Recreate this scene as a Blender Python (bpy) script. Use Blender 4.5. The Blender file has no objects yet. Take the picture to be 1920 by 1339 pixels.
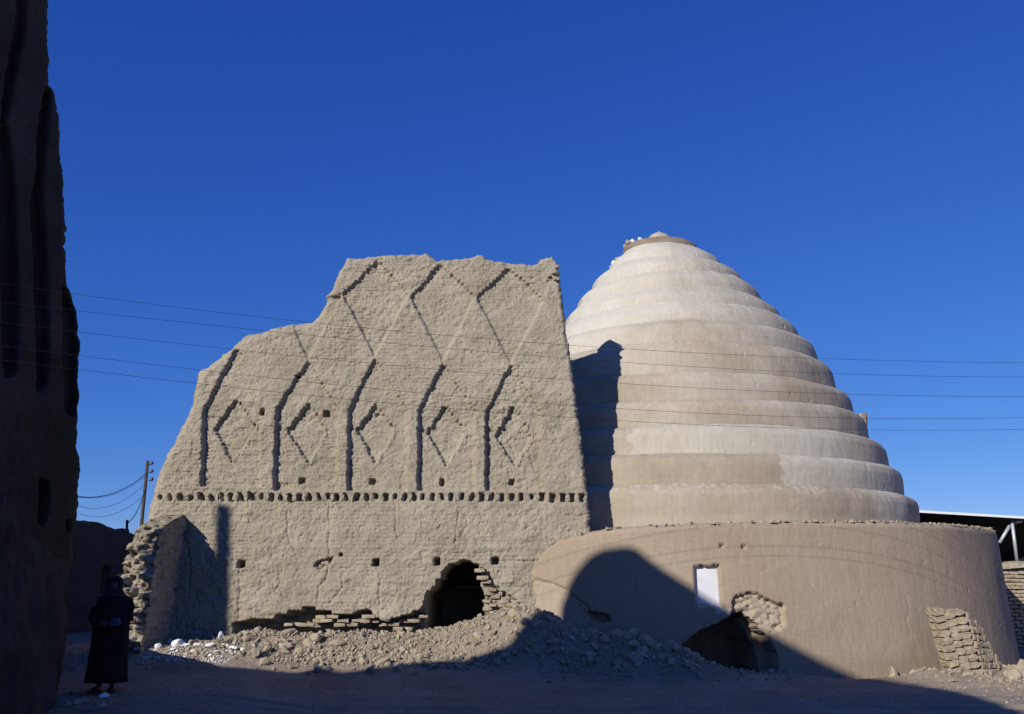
import bpy, math, random
import numpy as np
from mathutils import Vector, Matrix
random.seed(7)
RNG = np.random.RandomState(11)
SC = bpy.context.scene
COL = SC.collection

# ---------------------------------------------------------------- camera
F = 1700.0; PITCH = math.atan(430/F); H = 1.65
cam = bpy.data.cameras.new('camera'); camo = bpy.data.objects.new('camera', cam); COL.objects.link(camo)
cam.sensor_width = 36.0; cam.lens = F/1920*36.0; cam.clip_end = 3000; cam.clip_start = .05
camo.location = (0, 0, H); camo.rotation_euler = (math.pi/2+PITCH, 0, 0)
SC.camera = camo

# ---------------------------------------------------------------- light
AZ = math.radians(38.0); EL = math.radians(26.5)
SUN_DIR = Vector((math.sin(AZ)*math.cos(EL), math.cos(AZ)*math.cos(EL), -math.sin(EL)))
W = bpy.data.worlds.new('World'); SC.world = W; W.use_nodes = True
nt = W.node_tree; nt.nodes.clear()
sky = nt.nodes.new('ShaderNodeTexSky'); sky.sky_type = 'NISHITA'; sky.sun_disc = False
sky.sun_elevation = EL; sky.sun_rotation = math.pi + AZ
sky.altitude = 1800; sky.air_density = 1.0; sky.dust_density = 0.0; sky.ozone_density = 10.0
sepc = nt.nodes.new('ShaderNodeSeparateColor'); comb = nt.nodes.new('ShaderNodeCombineColor')   # the slide film's colour response
nt.links.new(sky.outputs[0], sepc.inputs[0])
for i, (gn, ex) in enumerate([(1.378, 1.31), (.745, .98), (.813, .60)]):
    m0 = nt.nodes.new('ShaderNodeMath'); m0.operation = 'MULTIPLY'; m0.inputs[1].default_value = .1
    m1 = nt.nodes.new('ShaderNodeMath'); m1.operation = 'POWER'; m1.inputs[1].default_value = ex
    m2 = nt.nodes.new('ShaderNodeMath'); m2.operation = 'MULTIPLY'; m2.inputs[1].default_value = gn*10
    nt.links.new(sepc.outputs[i], m0.inputs[0]); nt.links.new(m0.outputs[0], m1.inputs[0]); nt.links.new(m1.outputs[0], m2.inputs[0]); nt.links.new(m2.outputs[0], comb.inputs[i])
bg = nt.nodes.new('ShaderNodeBackground'); bg.inputs['Strength'].default_value = 0.109
out = nt.nodes.new('ShaderNodeOutputWorld')
nt.links.new(comb.outputs[0], bg.inputs[0]); nt.links.new(bg.outputs[0], out.inputs[0])
sl = bpy.data.lights.new('sun', 'SUN'); sl.energy = 5.0; sl.angle = math.radians(0.53); sl.color = (1.0, 0.95, 0.86)
so = bpy.data.objects.new('sun', sl); COL.objects.link(so); so.location = (-20, -25, 30)
so.rotation_euler = SUN_DIR.to_track_quat('-Z', 'Y').to_euler()
SC.view_settings.view_transform = 'Standard'; SC.view_settings.look = 'None'
SC.view_settings.exposure = 0.0; SC.view_settings.gamma = 1.0; SC.view_settings.use_curve_mapping = False
SC.cycles.max_bounces = 2; SC.cycles.diffuse_bounces = 1

# ---------------------------------------------------------------- surveying helpers (photo measurements to metres)
cP, sP = math.cos(PITCH), math.sin(PITCH)
def ray(px, py):
    x = (np.asarray(px, float)-960)/F; y = (669.5-np.asarray(py, float))/F
    return x, cP - y*sP, sP + y*cP
def at_y(px, py, Y):
    a, b, c = ray(px, py); return a*Y/b, Y, H + c*Y/b
def at_z(px, py, Z):
    a, b, c = ray(px, py); t = (Z-H)/c; return a*t, b*t, Z
WY0, WB = 18.2, 0.105                       # foot and batter of the shade wall
def wall_pt(px, py):                        # -> X, Z on the shade wall's face
    a, b, c = ray(px, py); t = (WY0 + WB*H)/(b - WB*c); return a*t, H + c*t
def wxz(pts): return [tuple(float(v) for v in wall_pt(*p)) for p in pts]
AX, AY = 4.37, 25.2                         # axis of the ice house
def cyl_hit(px, py, R):                     # -> phi, z on a cylinder about the axis
    a, b, c = ray(px, py); A = a*a+b*b; B = a*AX+b*AY; C = AX*AX+AY*AY-R*R
    t = (B - math.sqrt(max(B*B-A*C, 0)))/A
    return math.atan2(a*t-AX, AY-b*t), H + c*t
def silh(px, py):
    a, b, c = ray(px, py); n = math.hypot(a, b)
    return abs(a*AY-b*AX)/n, H + c*(a*AX+b*AY)/n**2

# ---------------------------------------------------------------- noise
def _h(ix, iy, iz, seed):
    n = (ix*374761393 + iy*668265263 + iz*2147483647 + seed*1274126177) & 0xffffffff
    n = ((n ^ (n >> 13))*1274126177) & 0xffffffff
    n = ((n ^ (n >> 16))*2246822519) & 0xffffffff
    return ((n ^ (n >> 15)) & 0xffff)/65535.0
def noise(x, y, z=0.0, seed=0):             # value noise in 0..1
    x, y, z = np.broadcast_arrays(np.asarray(x, float), np.asarray(y, float), np.asarray(z, float))
    ix, iy, iz = np.floor(x).astype(np.int64), np.floor(y).astype(np.int64), np.floor(z).astype(np.int64)
    fx, fy, fz = x-ix, y-iy, z-iz
    fx, fy, fz = fx*fx*(3-2*fx), fy*fy*(3-2*fy), fz*fz*(3-2*fz)
    r = 0
    zz = (0, 1) if np.any(fz) else (0,)
    for dz in zz:
        wz = fz if dz else 1-fz
        for dy in (0, 1):
            wy = fy if dy else 1-fy
            for dx in (0, 1):
                wx = fx if dx else 1-fx
                r = r + wx*wy*wz*_h(ix+dx, iy+dy, iz+dz, seed)
    return r
def fbm(x, y, z=0.0, seed=0, o=3, g=.5):
    r, a, s = 0, 1.0, 0
    for k in range(o):
        r = r + a*noise(x*2**k, y*2**k, np.asarray(z)*2**k, seed+k*17); s += a; a *= g
    return r/s - .5
def smooth(a, b, x):
    t = np.clip((x-a)/(b-a), 0, 1); return t*t*(3-2*t)
def in_poly(x, y, poly):
    c = np.zeros(np.shape(x), bool); n = len(poly)
    for i in range(n):
        (x0, y0), (x1, y1) = poly[i], poly[(i+1) % n]
        if y0 == y1: continue
        m = ((y0 > y) != (y1 > y)) & (x < (x1-x0)*(y-y0)/(y1-y0)+x0)
        c ^= m
    return c
def seg_dist(x, y, pts, closed=False):
    d = np.full(np.shape(x), 1e9); n = len(pts)
    for i in range(n if closed else n-1):
        (x0, y0), (x1, y1) = pts[i], pts[(i+1) % n]
        L = (x1-x0)**2+(y1-y0)**2+1e-12
        t = np.clip(((x-x0)*(x1-x0)+(y-y0)*(y1-y0))/L, 0, 1)
        d = np.minimum(d, np.hypot(x-x0-t*(x1-x0), y-y0-t*(y1-y0)))
    return d

# ---------------------------------------------------------------- object helpers
def tag(o, label=None, cat=None, group=None, kind=None):
    if label: o['label'] = label
    if cat: o['category'] = cat
    if group: o['group'] = group
    if kind: o['kind'] = kind
    return o
def empty(name, loc=(0, 0, 0), rz=0.0):
    o = bpy.data.objects.new(name, None); COL.objects.link(o); o.location = loc; o.rotation_euler[2] = rz
    o.empty_display_size = .2
    return o
def link(name, me, mat=None, parent=None, loc=None):
    if mat is not None and not me.materials: me.materials.append(mat)
    o = bpy.data.objects.new(name, me); COL.objects.link(o)
    if loc is not None: o.location = loc
    if parent is not None:
        o.parent = parent
        if loc is None: o.location = -Vector(parent.location) if not parent.rotation_euler[2] else (0, 0, 0)
    return o
def mesh_np(name, V, Fq, smooth_sh=True, attr=None):
    me = bpy.data.meshes.new(name); V = np.asarray(V, np.float32); Fq = np.asarray(Fq, np.int32)
    k = Fq.shape[1]
    me.vertices.add(len(V)); me.vertices.foreach_set('co', V.ravel())
    me.loops.add(Fq.size); me.loops.foreach_set('vertex_index', Fq.ravel())
    me.polygons.add(len(Fq)); me.polygons.foreach_set('loop_start', np.arange(len(Fq), dtype=np.int32)*k)
    me.polygons.foreach_set('use_smooth', np.full(len(Fq), smooth_sh))
    if attr is not None:
        for an, av in attr.items():
            a = me.attributes.new(an, 'FLOAT', 'POINT'); a.data.foreach_set('value', np.asarray(av, np.float32).ravel())
    me.update(calc_edges=True); me.validate()
    return me
def grid_faces(n, m, mask=None, off=0, flip=False):      # verts index i*m+j
    i, j = np.meshgrid(np.arange(n-1), np.arange(m-1), indexing='ij')
    a = i*m+j; q = np.stack([a, a+1, a+m+1, a+m], -1)
    if mask is not None: q = q[mask]
    q = q.reshape(-1, 4)
    if flip: q = q[:, ::-1]
    return q+off
def slab(V0, V1, mask, n, m):
    """front grid V0 and back grid V1 joined along the mask's border"""
    f = grid_faces(n, m, mask); b = f[:, ::-1] + n*m
    sides = []
    def add(cond, A, B):
        idx = np.argwhere(cond)
        for i, j in idx: sides.append((A(i, j), B(i, j)))
    mk = np.pad(mask, 1)
    C = mk[1:-1, 1:-1]
    add(C & ~mk[:-2, 1:-1], lambda i, j: i*m+j, lambda i, j: i*m+j+1)
    add(C & ~mk[2:, 1:-1], lambda i, j: (i+1)*m+j+1, lambda i, j: (i+1)*m+j)
    add(C & ~mk[1:-1, :-2], lambda i, j: (i+1)*m+j, lambda i, j: i*m+j)
    add(C & ~mk[1:-1, 2:], lambda i, j: i*m+j+1, lambda i, j: (i+1)*m+j+1)
    s = np.array([(p, p+n*m, q+n*m, q) for p, q in sides])
    Fq = np.vstack([f, b, s]); V = np.vstack([V0.reshape(-1, 3), V1.reshape(-1, 3)])
    used = np.unique(Fq); rm = np.zeros(len(V), np.int64); rm[used] = np.arange(len(used))
    return V[used], rm[Fq]
class MB:                                    # small mesh collector
    def __init__(s): s.v = []; s.f = []
    def add(s, v, f):
        o = len(s.v); s.v += [tuple(p) for p in v]; s.f += [tuple(i+o for i in q) for q in f]
    def box(s, c, d, M=None, jit=0.0, bev=0.0):
        v = []
        for sx in (-1, 1):
            for sy in (-1, 1):
                for sz in (-1, 1):
                    p = Vector((sx*d[0]/2, sy*d[1]/2, sz*d[2]/2))
                    if jit: p += Vector([random.uniform(-jit, jit) for _ in range(3)])
                    if M: p = M @ p
                    v.append(p+Vector(c))
        s.add(v, [(0, 1, 3, 2), (4, 6, 7, 5), (0, 4, 5, 1), (2, 3, 7, 6), (0, 2, 6, 4), (1, 5, 7, 3)])
    def tube(s, pts, r, n=8, cap=True):
        pts = [Vector(p) for p in pts]; rings = []
        rr = r if isinstance(r, (list, tuple)) else [r]*len(pts)
        for i, p in enumerate(pts):
            t = (pts[min(i+1, len(pts)-1)]-pts[max(i-1, 0)]).normalized()
            a = t.cross(Vector((0, 0, 1)) if abs(t.z) < .9 else Vector((1, 0, 0))).normalized(); b = t.cross(a)
            rings.append([p+(a*math.cos(2*math.pi*k/n)+b*math.sin(2*math.pi*k/n))*rr[i] for k in range(n)])
        v = [q for R in rings for q in R]; f = []
        for i in range(len(pts)-1):
            for k in range(n): f.append((i*n+k, i*n+(k+1) % n, (i+1)*n+(k+1) % n, (i+1)*n+k))
        if cap: f.append(tuple(range(n))[::-1]); f.append(tuple((len(pts)-1)*n+k for k in range(n)))
        s.add(v, f)
    def mesh(s, name, sm=False):
        me = bpy.data.meshes.new(name); me.from_pydata(s.v, [], s.f); me.update()
        if sm: me.polygons.foreach_set('use_smooth', [True]*len(me.polygons))
        return me
    def build(s, name, mat, parent=None, sm=False): return link(name, s.mesh(name, sm), mat, parent)

# ---------------------------------------------------------------- materials
def mat_base(name, rough=.95, spec=.1):
    m = bpy.data.materials.new(name); m.use_nodes = True; t = m.node_tree
    b = t.nodes['Principled BSDF']; b.inputs['Roughness'].default_value = rough
    b.inputs['Specular IOR Level'].default_value = spec
    return m, t, b
def earth(name, c0, c1, c2=None, scale=1.2, fine=30, bump=.02, streak=0.0, tint=None, rough=.96, speck=.25):
    """procedural dry mud: broad blotches, fine grain, specks, optional vertical trowel streaks"""
    m, t, b = mat_base(name, rough)
    c0 = [v*.84 for v in c0]; c1 = [v*.84 for v in c1]; tint = tint and [v*.84 for v in tint]
    N = t.nodes.new; L = t.links.new
    geo = N('ShaderNodeNewGeometry')
    n1 = N('ShaderNodeTexNoise'); n1.inputs['Scale'].default_value = scale; n1.inputs['Detail'].default_value = 6; n1.inputs['Roughness'].default_value = .65
    n2 = N('ShaderNodeTexNoise'); n2.inputs['Scale'].default_value = fine; n2.inputs['Detail'].default_value = 5; n2.inputs['Roughness'].default_value = .7
    L(geo.outputs['Position'], n1.inputs['Vector']); L(geo.outputs['Position'], n2.inputs['Vector'])
    r1 = N('ShaderNodeMapRange'); r1.inputs[1].default_value = .36; r1.inputs[2].default_value = .64; L(n1.outputs['Fac'], r1.inputs[0])
    mx = N('ShaderNodeMix'); mx.data_type = 'RGBA'; mx.inputs[6].default_value = (*c0, 1); mx.inputs[7].default_value = (*c1, 1); L(r1.outputs[0], mx.inputs[0])
    col = mx.outputs[2]
    if tint is not None:
        at = N('ShaderNodeAttribute'); at.attribute_name = 'tint'
        mt = N('ShaderNodeMix'); mt.data_type = 'RGBA'; L(at.outputs['Fac'], mt.inputs[0]); L(col, mt.inputs[6]); mt.inputs[7].default_value = (*tint, 1); col = mt.outputs[2]
    if tint is not None:
        aw = N('ShaderNodeAttribute'); aw.attribute_name = 'wash'
        mw = N('ShaderNodeMix'); mw.data_type = 'RGBA'; L(aw.outputs['Fac'], mw.inputs[0]); L(col, mw.inputs[6]); mw.inputs[7].default_value = (.6, .6, .62, 1); col = mw.outputs[2]
    hsum = n2.outputs['Fac']
    if streak:
        mp = N('ShaderNodeMapping'); mp.inputs['Scale'].default_value = (9, 9, 1.1); L(geo.outputs['Position'], mp.inputs[0])
        n3 = N('ShaderNodeTexNoise'); n3.inputs['Scale'].default_value = 1.6; n3.inputs['Detail'].default_value = 4; L(mp.outputs[0], n3.inputs['Vector'])
        r3 = N('ShaderNodeMapRange'); r3.inputs[1].default_value = .35; r3.inputs[2].default_value = .7; r3.inputs[3].default_value = 1-streak; r3.inputs[4].default_value = 1+streak*.6; L(n3.outputs['Fac'], r3.inputs[0])
        ml = N('ShaderNodeMix'); ml.data_type = 'RGBA'; ml.blend_type = 'MULTIPLY'; ml.inputs[0].default_value = 1; L(col, ml.inputs[6]); L(r3.outputs[0], ml.inputs[7]); col = ml.outputs[2]
        ad = N('ShaderNodeMath'); ad.operation = 'ADD'; L(n2.outputs['Fac'], ad.inputs[0]); L(n3.outputs['Fac'], ad.inputs[1]); hsum = ad.outputs[0]
    r2 = N('ShaderNodeMapRange'); r2.inputs[1].default_value = .3; r2.inputs[2].default_value = .7; r2.inputs[3].default_value = 1-speck*.5; r2.inputs[4].default_value = 1+speck*.5; L(n2.outputs['Fac'], r2.inputs[0])
    m2 = N('ShaderNodeMix'); m2.data_type = 'RGBA'; m2.blend_type = 'MULTIPLY'; m2.inputs[0].default_value = 1; L(col, m2.inputs[6]); L(r2.outputs[0], m2.inputs[7])
    L(m2.outputs[2], b.inputs['Base Color'])
    bp = N('ShaderNodeBump'); bp.inputs['Strength'].default_value = 1; bp.inputs['Distance'].default_value = bump; L(hsum, bp.inputs['Height']); L(bp.outputs[0], b.inputs['Normal'])
    return m
def plain(name, c, rough=.6, metal=0.0, nz=.15, sc=20):
    m, t, b = mat_base(name, rough, .3); b.inputs['Metallic'].default_value = metal
    g = t.nodes.new('ShaderNodeNewGeometry'); n = t.nodes.new('ShaderNodeTexNoise'); n.inputs['Scale'].default_value = sc; n.inputs['Detail'].default_value = 4
    t.links.new(g.outputs['Position'], n.inputs['Vector'])
    r = t.nodes.new('ShaderNodeMix'); r.data_type = 'RGBA'; r.inputs[6].default_value = (*[v*(1-nz) for v in c], 1); r.inputs[7].default_value = (*[min(1, v*(1+nz)) for v in c], 1)
    t.links.new(n.outputs['Fac'], r.inputs[0]); t.links.new(r.outputs[2], b.inputs['Base Color'])
    bp = t.nodes.new('ShaderNodeBump'); bp.inputs['Distance'].default_value = .004; t.links.new(n.outputs['Fac'], bp.inputs['Height']); t.links.new(bp.outputs[0], b.inputs['Normal'])
    return m
M_WALL = earth('old_mud_brick', (.352, .306, .228), (.45, .395, .306), scale=1.3, fine=30, bump=.022, speck=.34)
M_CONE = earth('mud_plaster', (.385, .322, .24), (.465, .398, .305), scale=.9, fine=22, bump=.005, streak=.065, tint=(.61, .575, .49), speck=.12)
M_DRUM = earth('smooth_mud_plaster', (.36, .275, .195), (.40, .312, .225), scale=.55, fine=18, bump=.006, streak=.06, tint=(.47, .40, .305), speck=.18)
M_CAP = earth('rough_cap_mud', (.27, .205, .145), (.34, .265, .19), scale=3, fine=34, bump=.02)
M_BRICK = earth('bare_mud_brick', (.37, .30, .205), (.47, .39, .28), scale=4, fine=40, bump=.012)
M_CLOD = earth('mud_clod', (.36, .30, .21), (.48, .41, .31), scale=5, fine=50, bump=.012)
M_GROUND = earth('dry_dirt', (.29, .237, .175), (.385, .325, .25), scale=.8, fine=14, bump=.03, speck=.3)
M_TOWER = earth('shade_darkened_mud_brick', (.055, .046, .036), (.085, .070, .055), scale=.7, fine=16, bump=.02)  # ordinary mud brick with the ruin's deep shade put into its base colour
M_HOUSE = earth('alley_plaster', (.20, .155, .11), (.26, .21, .15), scale=.7, fine=16, bump=.01)
M_WHITE = plain('white_plaster', (.58, .58, .61), .85, nz=.22, sc=5)
M_RUBWH = plain('white_plaster_waste', (.74, .75, .76), .8, nz=.2, sc=14)
M_POLE = plain('weathered_pole_wood', (.07, .055, .04), .9, nz=.35, sc=12)
M_WIRE = plain('wire_sheath', (.006, .006, .007), .95)
M_STEEL = plain('galvanised_steel', (.45, .50, .52), .45, .3)
M_ROOF = plain('pale_roof_edge', (.70, .72, .74), .5)
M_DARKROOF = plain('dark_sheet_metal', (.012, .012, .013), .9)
M_PORC = plain('porcelain', (.10, .09, .08), .4)
M_COAT = plain('black_cloth', (.010, .010, .011), .95, nz=.3, sc=30)
M_SCARF = plain('dark_scarf_cloth', (.022, .022, .026), .95, nz=.3, sc=40)
M_SKIN = plain('skin', (.16, .095, .065), .6)
M_SHOE = plain('shoe_leather', (.012, .011, .01), .5)
M_BAG = plain('blue_cloth', (.06, .09, .18), .8)

# ---------------------------------------------------------------- ground
def wall_blend(x): return 1-smooth(.2, 2.2, x)
MOUNDS = [  # x, y, sx, sy, h
    (-4.6, 18.2, 1.1, .75, .26), (-2.9, 18.2, 1.3, .8, .50), (-1.2, 18.1, .9, .75, .42), (-.1, 17.9, .85, .9, .68), (.75, 17.4, .8, .8, .62),
    (1.9, 16.9, .8, .75, .66), (2.9, 16.6, .8, .6, .36), (4.6, 16.6, 1.3, .5, .16), (7.5, 16.9, .9, .5, .20), (9.4, 17.5, 1.2, .6, .18), (11.2, 18.2, 1.3, 1.1, .34), (8.4, 16.3, 1.2, .4, .08),
    (-6.2, 17.3, .8, .5, .06)]
def gz(x, y, fine=True):
    x = np.asarray(x, float); y = np.asarray(y, float)
    z = (.27+.26*(1-smooth(-5.4, -3.4, x)))*smooth(15.2, 17.3, y)*wall_blend(x)*(1-smooth(40, 80, np.abs(x)))
    for mx, my, sx, sy, h in MOUNDS: z = z + h*np.exp(-((x-mx)/sx)**2-((y-my)/sy)**2)
    d = np.hypot(x-AX, y-AY)
    z = z + .10*np.exp(-((d-8.0)/.45)**2)*(1-smooth(5.0, 6.5, x))
    z = z + .17*(1-smooth(-4.6, -2.6, x))*smooth(11, 13.6, y)*(1-smooth(15.0, 17.0, y))*(1-smooth(30, 60, -x))
    z = z + .10*fbm(x*.35, y*.35, seed=3)*smooth(3, 8, y)*(1-smooth(60, 120, y))
    if fine:
        z = z + .035*fbm(x*2.2, y*2.2, seed=5, o=3) + .06*fbm(x*.8, y*4.5, seed=6, o=3)
        ruf = np.clip((z-.30)*3, 0, 1)
        z = z + (.02+.09*ruf)*fbm(x*7, y*7, seed=9, o=3)
        z = z - .045*np.exp(-((y-13.6-.1*np.sin(x*.5))/.14)**2) - .045*np.exp(-((y-12.1-.1*np.sin(x*.5+1))/.12)**2)
    return z
def axis_coords(lo, hi, a, b, step):
    d = np.arange(a, b, step); l = []; r = []; s = step; p = a
    while p > lo: s *= 1.25; p -= s; l.append(p)
    s = step; p = d[-1]
    while p < hi: s *= 1.25; p += s; r.append(p)
    return np.concatenate([l[::-1], d, r])
gx = axis_coords(-900, 900, -11.5, 12.5, .05); gy = axis_coords(-600, 1500, 10.5, 19.5, .05)
GX, GY = np.meshgrid(gx, gy, indexing='ij')
V = np.stack([GX, GY, gz(GX, GY)], -1).reshape(-1, 3)
tag(link('ground', mesh_np('ground', V, grid_faces(len(gx), len(gy), flip=True)), M_GROUND), kind='structure')

# ---------------------------------------------------------------- tall shade wall in the middle
OUT = [(226, 1330), (252, 1200), (262, 1100), (268, 990), (270, 945), (282, 905), (290, 880), (305, 850), (320, 820), (338, 785), (350, 760), (358, 720), (363, 700), (366, 690), (386, 680),
       (408, 662), (430, 645), (450, 625), (468, 619), (480, 619), (500, 611), (520, 605), (545, 601), (580, 595), (592, 585), (603, 570), (610, 550), (620, 540), (628, 522), (640, 498), (650, 483),
       (672, 481), (700, 479), (712, 476), (740, 477), (770, 476), (790, 476), (800, 474), (810, 480), (822, 486), (850, 485), (880, 482), (893, 476), (902, 475), (912, 484), (935, 489), (960, 491),
       (985, 492), (1000, 496), (1008, 491), (1013, 484), (1024, 480), (1034, 480), (1043, 487), (1048, 497), (1049, 520), (1053, 545), (1063, 620), (1075, 700), (1088, 800), (1100, 900), (1107, 960), (1110, 1000),
       (1118, 1100), (1140, 1330)]
NICHES = [[(377, 915), (380, 772), (440, 655), (452, 660), (489, 770), (489, 915)],
          [(513, 918), (517, 768), (577, 675), (636, 768), (630, 918)],
          [(651, 918), (653, 770), (703, 670), (764, 768), (764, 918)],
          [(784, 918), (784, 770), (831, 680), (892, 770), (892, 918)],
          [(911, 918), (911, 772), (958, 684), (1014, 770), (1020, 918)]]
DIAM = [[(577, 675), (530, 580), (545, 560), (570, 540), (642, 552)],
        [(703, 670), (643, 551), (710, 486), (768, 554)],
        [(831, 680), (771, 557), (826, 494), (893, 556)],
        [(958, 684), (894, 558), (955, 500), (1022, 562)]]
DIAM[0] = [(577, 675), (545, 603), (560, 560), (585, 560), (642, 552), (640, 560)]
INNER = [[(397, 800), (440, 745), (478, 802), (430, 866)], [(535, 806), (576, 752), (610, 806), (577, 870)],
         [(667, 804), (702, 755), (740, 806), (702, 870)], [(800, 808), (833, 757), (874, 808), (836, 874)],
         [(929, 816), (962, 757), (998, 818), (966, 874)]]
HOLES = [(489, 772, 12, 12), (610, 774, 13, 12), (705, 776, 11, 11), (563, 900, 11, 12), (697, 902, 12, 12), (828, 903, 9, 15), (960, 903, 10, 12),
         (452, 1058, 12, 12), (705, 1055, 11, 12), (820, 1053, 10, 12), (929, 1052, 12, 12), (557, 706, 5, 5), (733, 806, 4, 4), (640, 1040, 5, 4)]
CAVE = [(795, 1190), (797, 1130), (797, 1115), (818, 1100), (820, 1087), (829, 1084), (830, 1072), (838, 1066), (846, 1057), (870, 1053), (888, 1055), (896, 1063), (899, 1080), (900, 1105), (905, 1110), (906, 1135), (908, 1190)]
UNDER = [(437, 1166), (470, 1164), (515, 1163), (517, 1155), (538, 1153), (542, 1146), (566, 1144), (568, 1139), (590, 1139), (592, 1148), (602, 1148), (603, 1144), (618, 1145), (621, 1152), (650, 1152), (668, 1150), (676, 1143), (694, 1143),
         (700, 1156), (712, 1166), (730, 1165), (745, 1158), (762, 1156), (775, 1148), (790, 1142), (800, 1135), (800, 1300), (437, 1300)]
SCAR = [(588, 1062), (596, 1052), (610, 1048), (626, 1044), (622, 1054), (608, 1062), (598, 1068)]
CRACKS = [[(617, 1000), (614, 1020), (618, 1040), (612, 1085), (597, 1100), (594, 1140)], [(617, 945), (618, 985)], [(712, 1085), (712, 1140), (709, 1160)],
          [(360, 863), (372, 862), (388, 858)], [(448, 1062), (450, 1100), (447, 1160)], [(640, 1080), (642, 1100), (618, 1132)], [(520, 1060), (524, 1090), (515, 1110)],
          [(1060, 965), (1085, 968), (1108, 962)], [(924, 1035), (924, 1052)], [(935, 1052), (1005, 1052), (1040, 1042)], [(345, 1000), (357, 1060), (352, 1120)],
          [(540, 960), (537, 1000), (560, 1050)], [(740, 950), (744, 1010)], [(860, 960), (852, 1020)]]
DX = .0175
wx = np.arange(-8.3, 2.4, DX); wz = np.arange(-.35, 9.15, DX)
X, Z = np.meshgrid(wx, wz, indexing='ij')
outp = wxz(OUT)
ins = in_poly(X, Z, outp); d_edge = seg_dist(X, Z, outp, True)
sd = np.where(ins, d_edge, -d_edge) + .035*fbm(X*9, Z*9, seed=21)*2 + .02*fbm(X*25, Z*25, seed=22)
C_H = .074
row = np.floor(Z/C_H); zq = (row+.5)*C_H
jx = (_h(row.astype(np.int64), np.int64(5), np.int64(0), 3)-.5)*.035
warp = .03*fbm(X*3, Z*3, seed=33)
def rec(polys, j=1.0, zlow=None):
    m = np.zeros(X.shape); q = zq if zlow is None else np.where(Z < zlow, Z, zq); jj = jx*j if zlow is None else np.where(Z < zlow, 0, jx*j)
    for p in polys: m = np.maximum(m, in_poly(X+jj+warp, q+.4*warp, wxz(p)).astype(float))
    lip = np.clip(np.maximum(np.roll(m, 1, 0), np.roll(m, 2, 0))-m, 0, 1)
    return m*sum(np.roll(m, -k_, 0) for k_ in range(3))/3.0 - .30*lip
def blur(a, k=1):
    for _ in range(k):
        a = (np.roll(a, 1, 0)+np.roll(a, -1, 0)+np.roll(a, 1, 1)+np.roll(a, -1, 1)+2*a)/6
    return a
warp = warp*(.5+.8*noise(X*.7, Z*.7, seed=34))
dep = (.105+.045*(1-smooth(4.9, 5.5, Z)))*blur(rec(NICHES, .8), 2) + (.072+.022*smooth(7.3, 8.1, Z))*blur(rec(DIAM, 1.0, 7.55), 2) + .100*blur(rec(INNER, 1.3), 1)
# weathering of the relief on the upper left
def hole_mask(px, py, w, h, j=.012):
    x0, z0 = wall_pt(px, py); s = WY0/F*1.02
    return (np.abs(X-x0+j*2*fbm(X*20, Z*20, seed=44)) < w*s/2) & (np.abs(Z-z0+j*2*fbm(X*20, Z*20, seed=45)) < h*s/2)
hol = np.zeros(X.shape)
for hh in HOLES: hol = np.maximum(hol, hole_mask(*hh)*.30)
dep = np.maximum(dep, blur(hol, 1))
jn = .03*fbm(X*14, Z*14, seed=51)*2
und = in_poly(X+jn, zq*.6+Z*.4+jn*.5, wxz(UNDER))
dep = dep + blur(und.astype(float), 1)*(.42+.10*fbm(X*3, Z*12, seed=52))
cav = in_poly(X+jn*.7, zq*.7+Z*.3+jn*.5, wxz(CAVE))
dep = np.maximum(dep, blur(cav.astype(float), 1)*(4.5+.35*fbm(X*2, Z*2, seed=53)))
sc_ = in_poly(X+jn, Z+jn, wxz(SCAR)); dep = dep + blur(sc_.astype(float), 1)*.12
side = in_poly(X+jn*1.5, zq+jn, wxz([(897, 1062), (915, 1075), (930, 1100), (965, 1125), (1003, 1160), (1003, 1230), (900, 1230)])); dep = dep + blur(side.astype(float), 1)*(.10+.12*fbm(X*6, Z*13, seed=54))*(1-cav)
# the dentil row: a long slot that the teeth stand in
TEETH_Y0, TEETH_Y1 = 923, 942
slot = in_poly(X+jn*.3, Z+jn*.5, wxz([(296, 925), (420, 922), (700, 923), (1092, 924), (1092, 940), (700, 942), (500, 943), (296, 940)]))
rt = random.Random(5); GAPS = []; gp = 300.0
while gp < 1092: GAPS.append(gp); gp += rt.uniform(16.2, 20.2)
gmask = np.zeros(X.shape)
for gp in GAPS:
    xg, zg = wall_pt(gp, 932.5); rgt = gp > 1015
    hw = rt.uniform(.028, .062) if not rgt else .060; hz_ = rt.uniform(.05, .085) if not rgt else .085; lean = rt.uniform(-.5, .3)*(0 if rgt else 1); cz_ = zg+rt.uniform(-.015, .02)
    xx_ = X-xg-lean*(Z-cz_)+.02*fbm(X*22, Z*22, seed=59)
    gmask = np.maximum(gmask, (np.abs(xx_)/hw)**(4 if rgt else 2.4)+(np.abs(Z-cz_)/hz_)**(4 if rgt else 2.4) < 1)
slot = gmask > 0
dep = dep + blur(slot.astype(float), 1)*.17
# eroded lip above and below the dentil row
zt = wall_pt(700, 933)[1]
dep = dep + .03*np.exp(-((Z-zt-.02)/.17)**2)*(.6+1.6*fbm(X*5, Z*5, seed=60))
# bricks under thin plaster
bl = .235; bx = X/bl + .5*(row % 2) + .2*_h(row.astype(np.int64), np.int64(9), np.int64(0), 8)
bi = np.floor(bx); fx = bx-bi; fz = Z/C_H-row
vis = np.clip(.38+2.6*fbm(X*.9, Z*.9, seed=71), 0, 1)
jh = np.exp(-((np.minimum(fz, 1-fz))*C_H/.010)**2); jv = np.exp(-((np.minimum(fx, 1-fx))*bl/.010)**2)
dep = dep + vis*(.014*jh+.010*jv) + vis*.014*(_h(bi.astype(np.int64), row.astype(np.int64), np.int64(0), 4)-.5)
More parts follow.
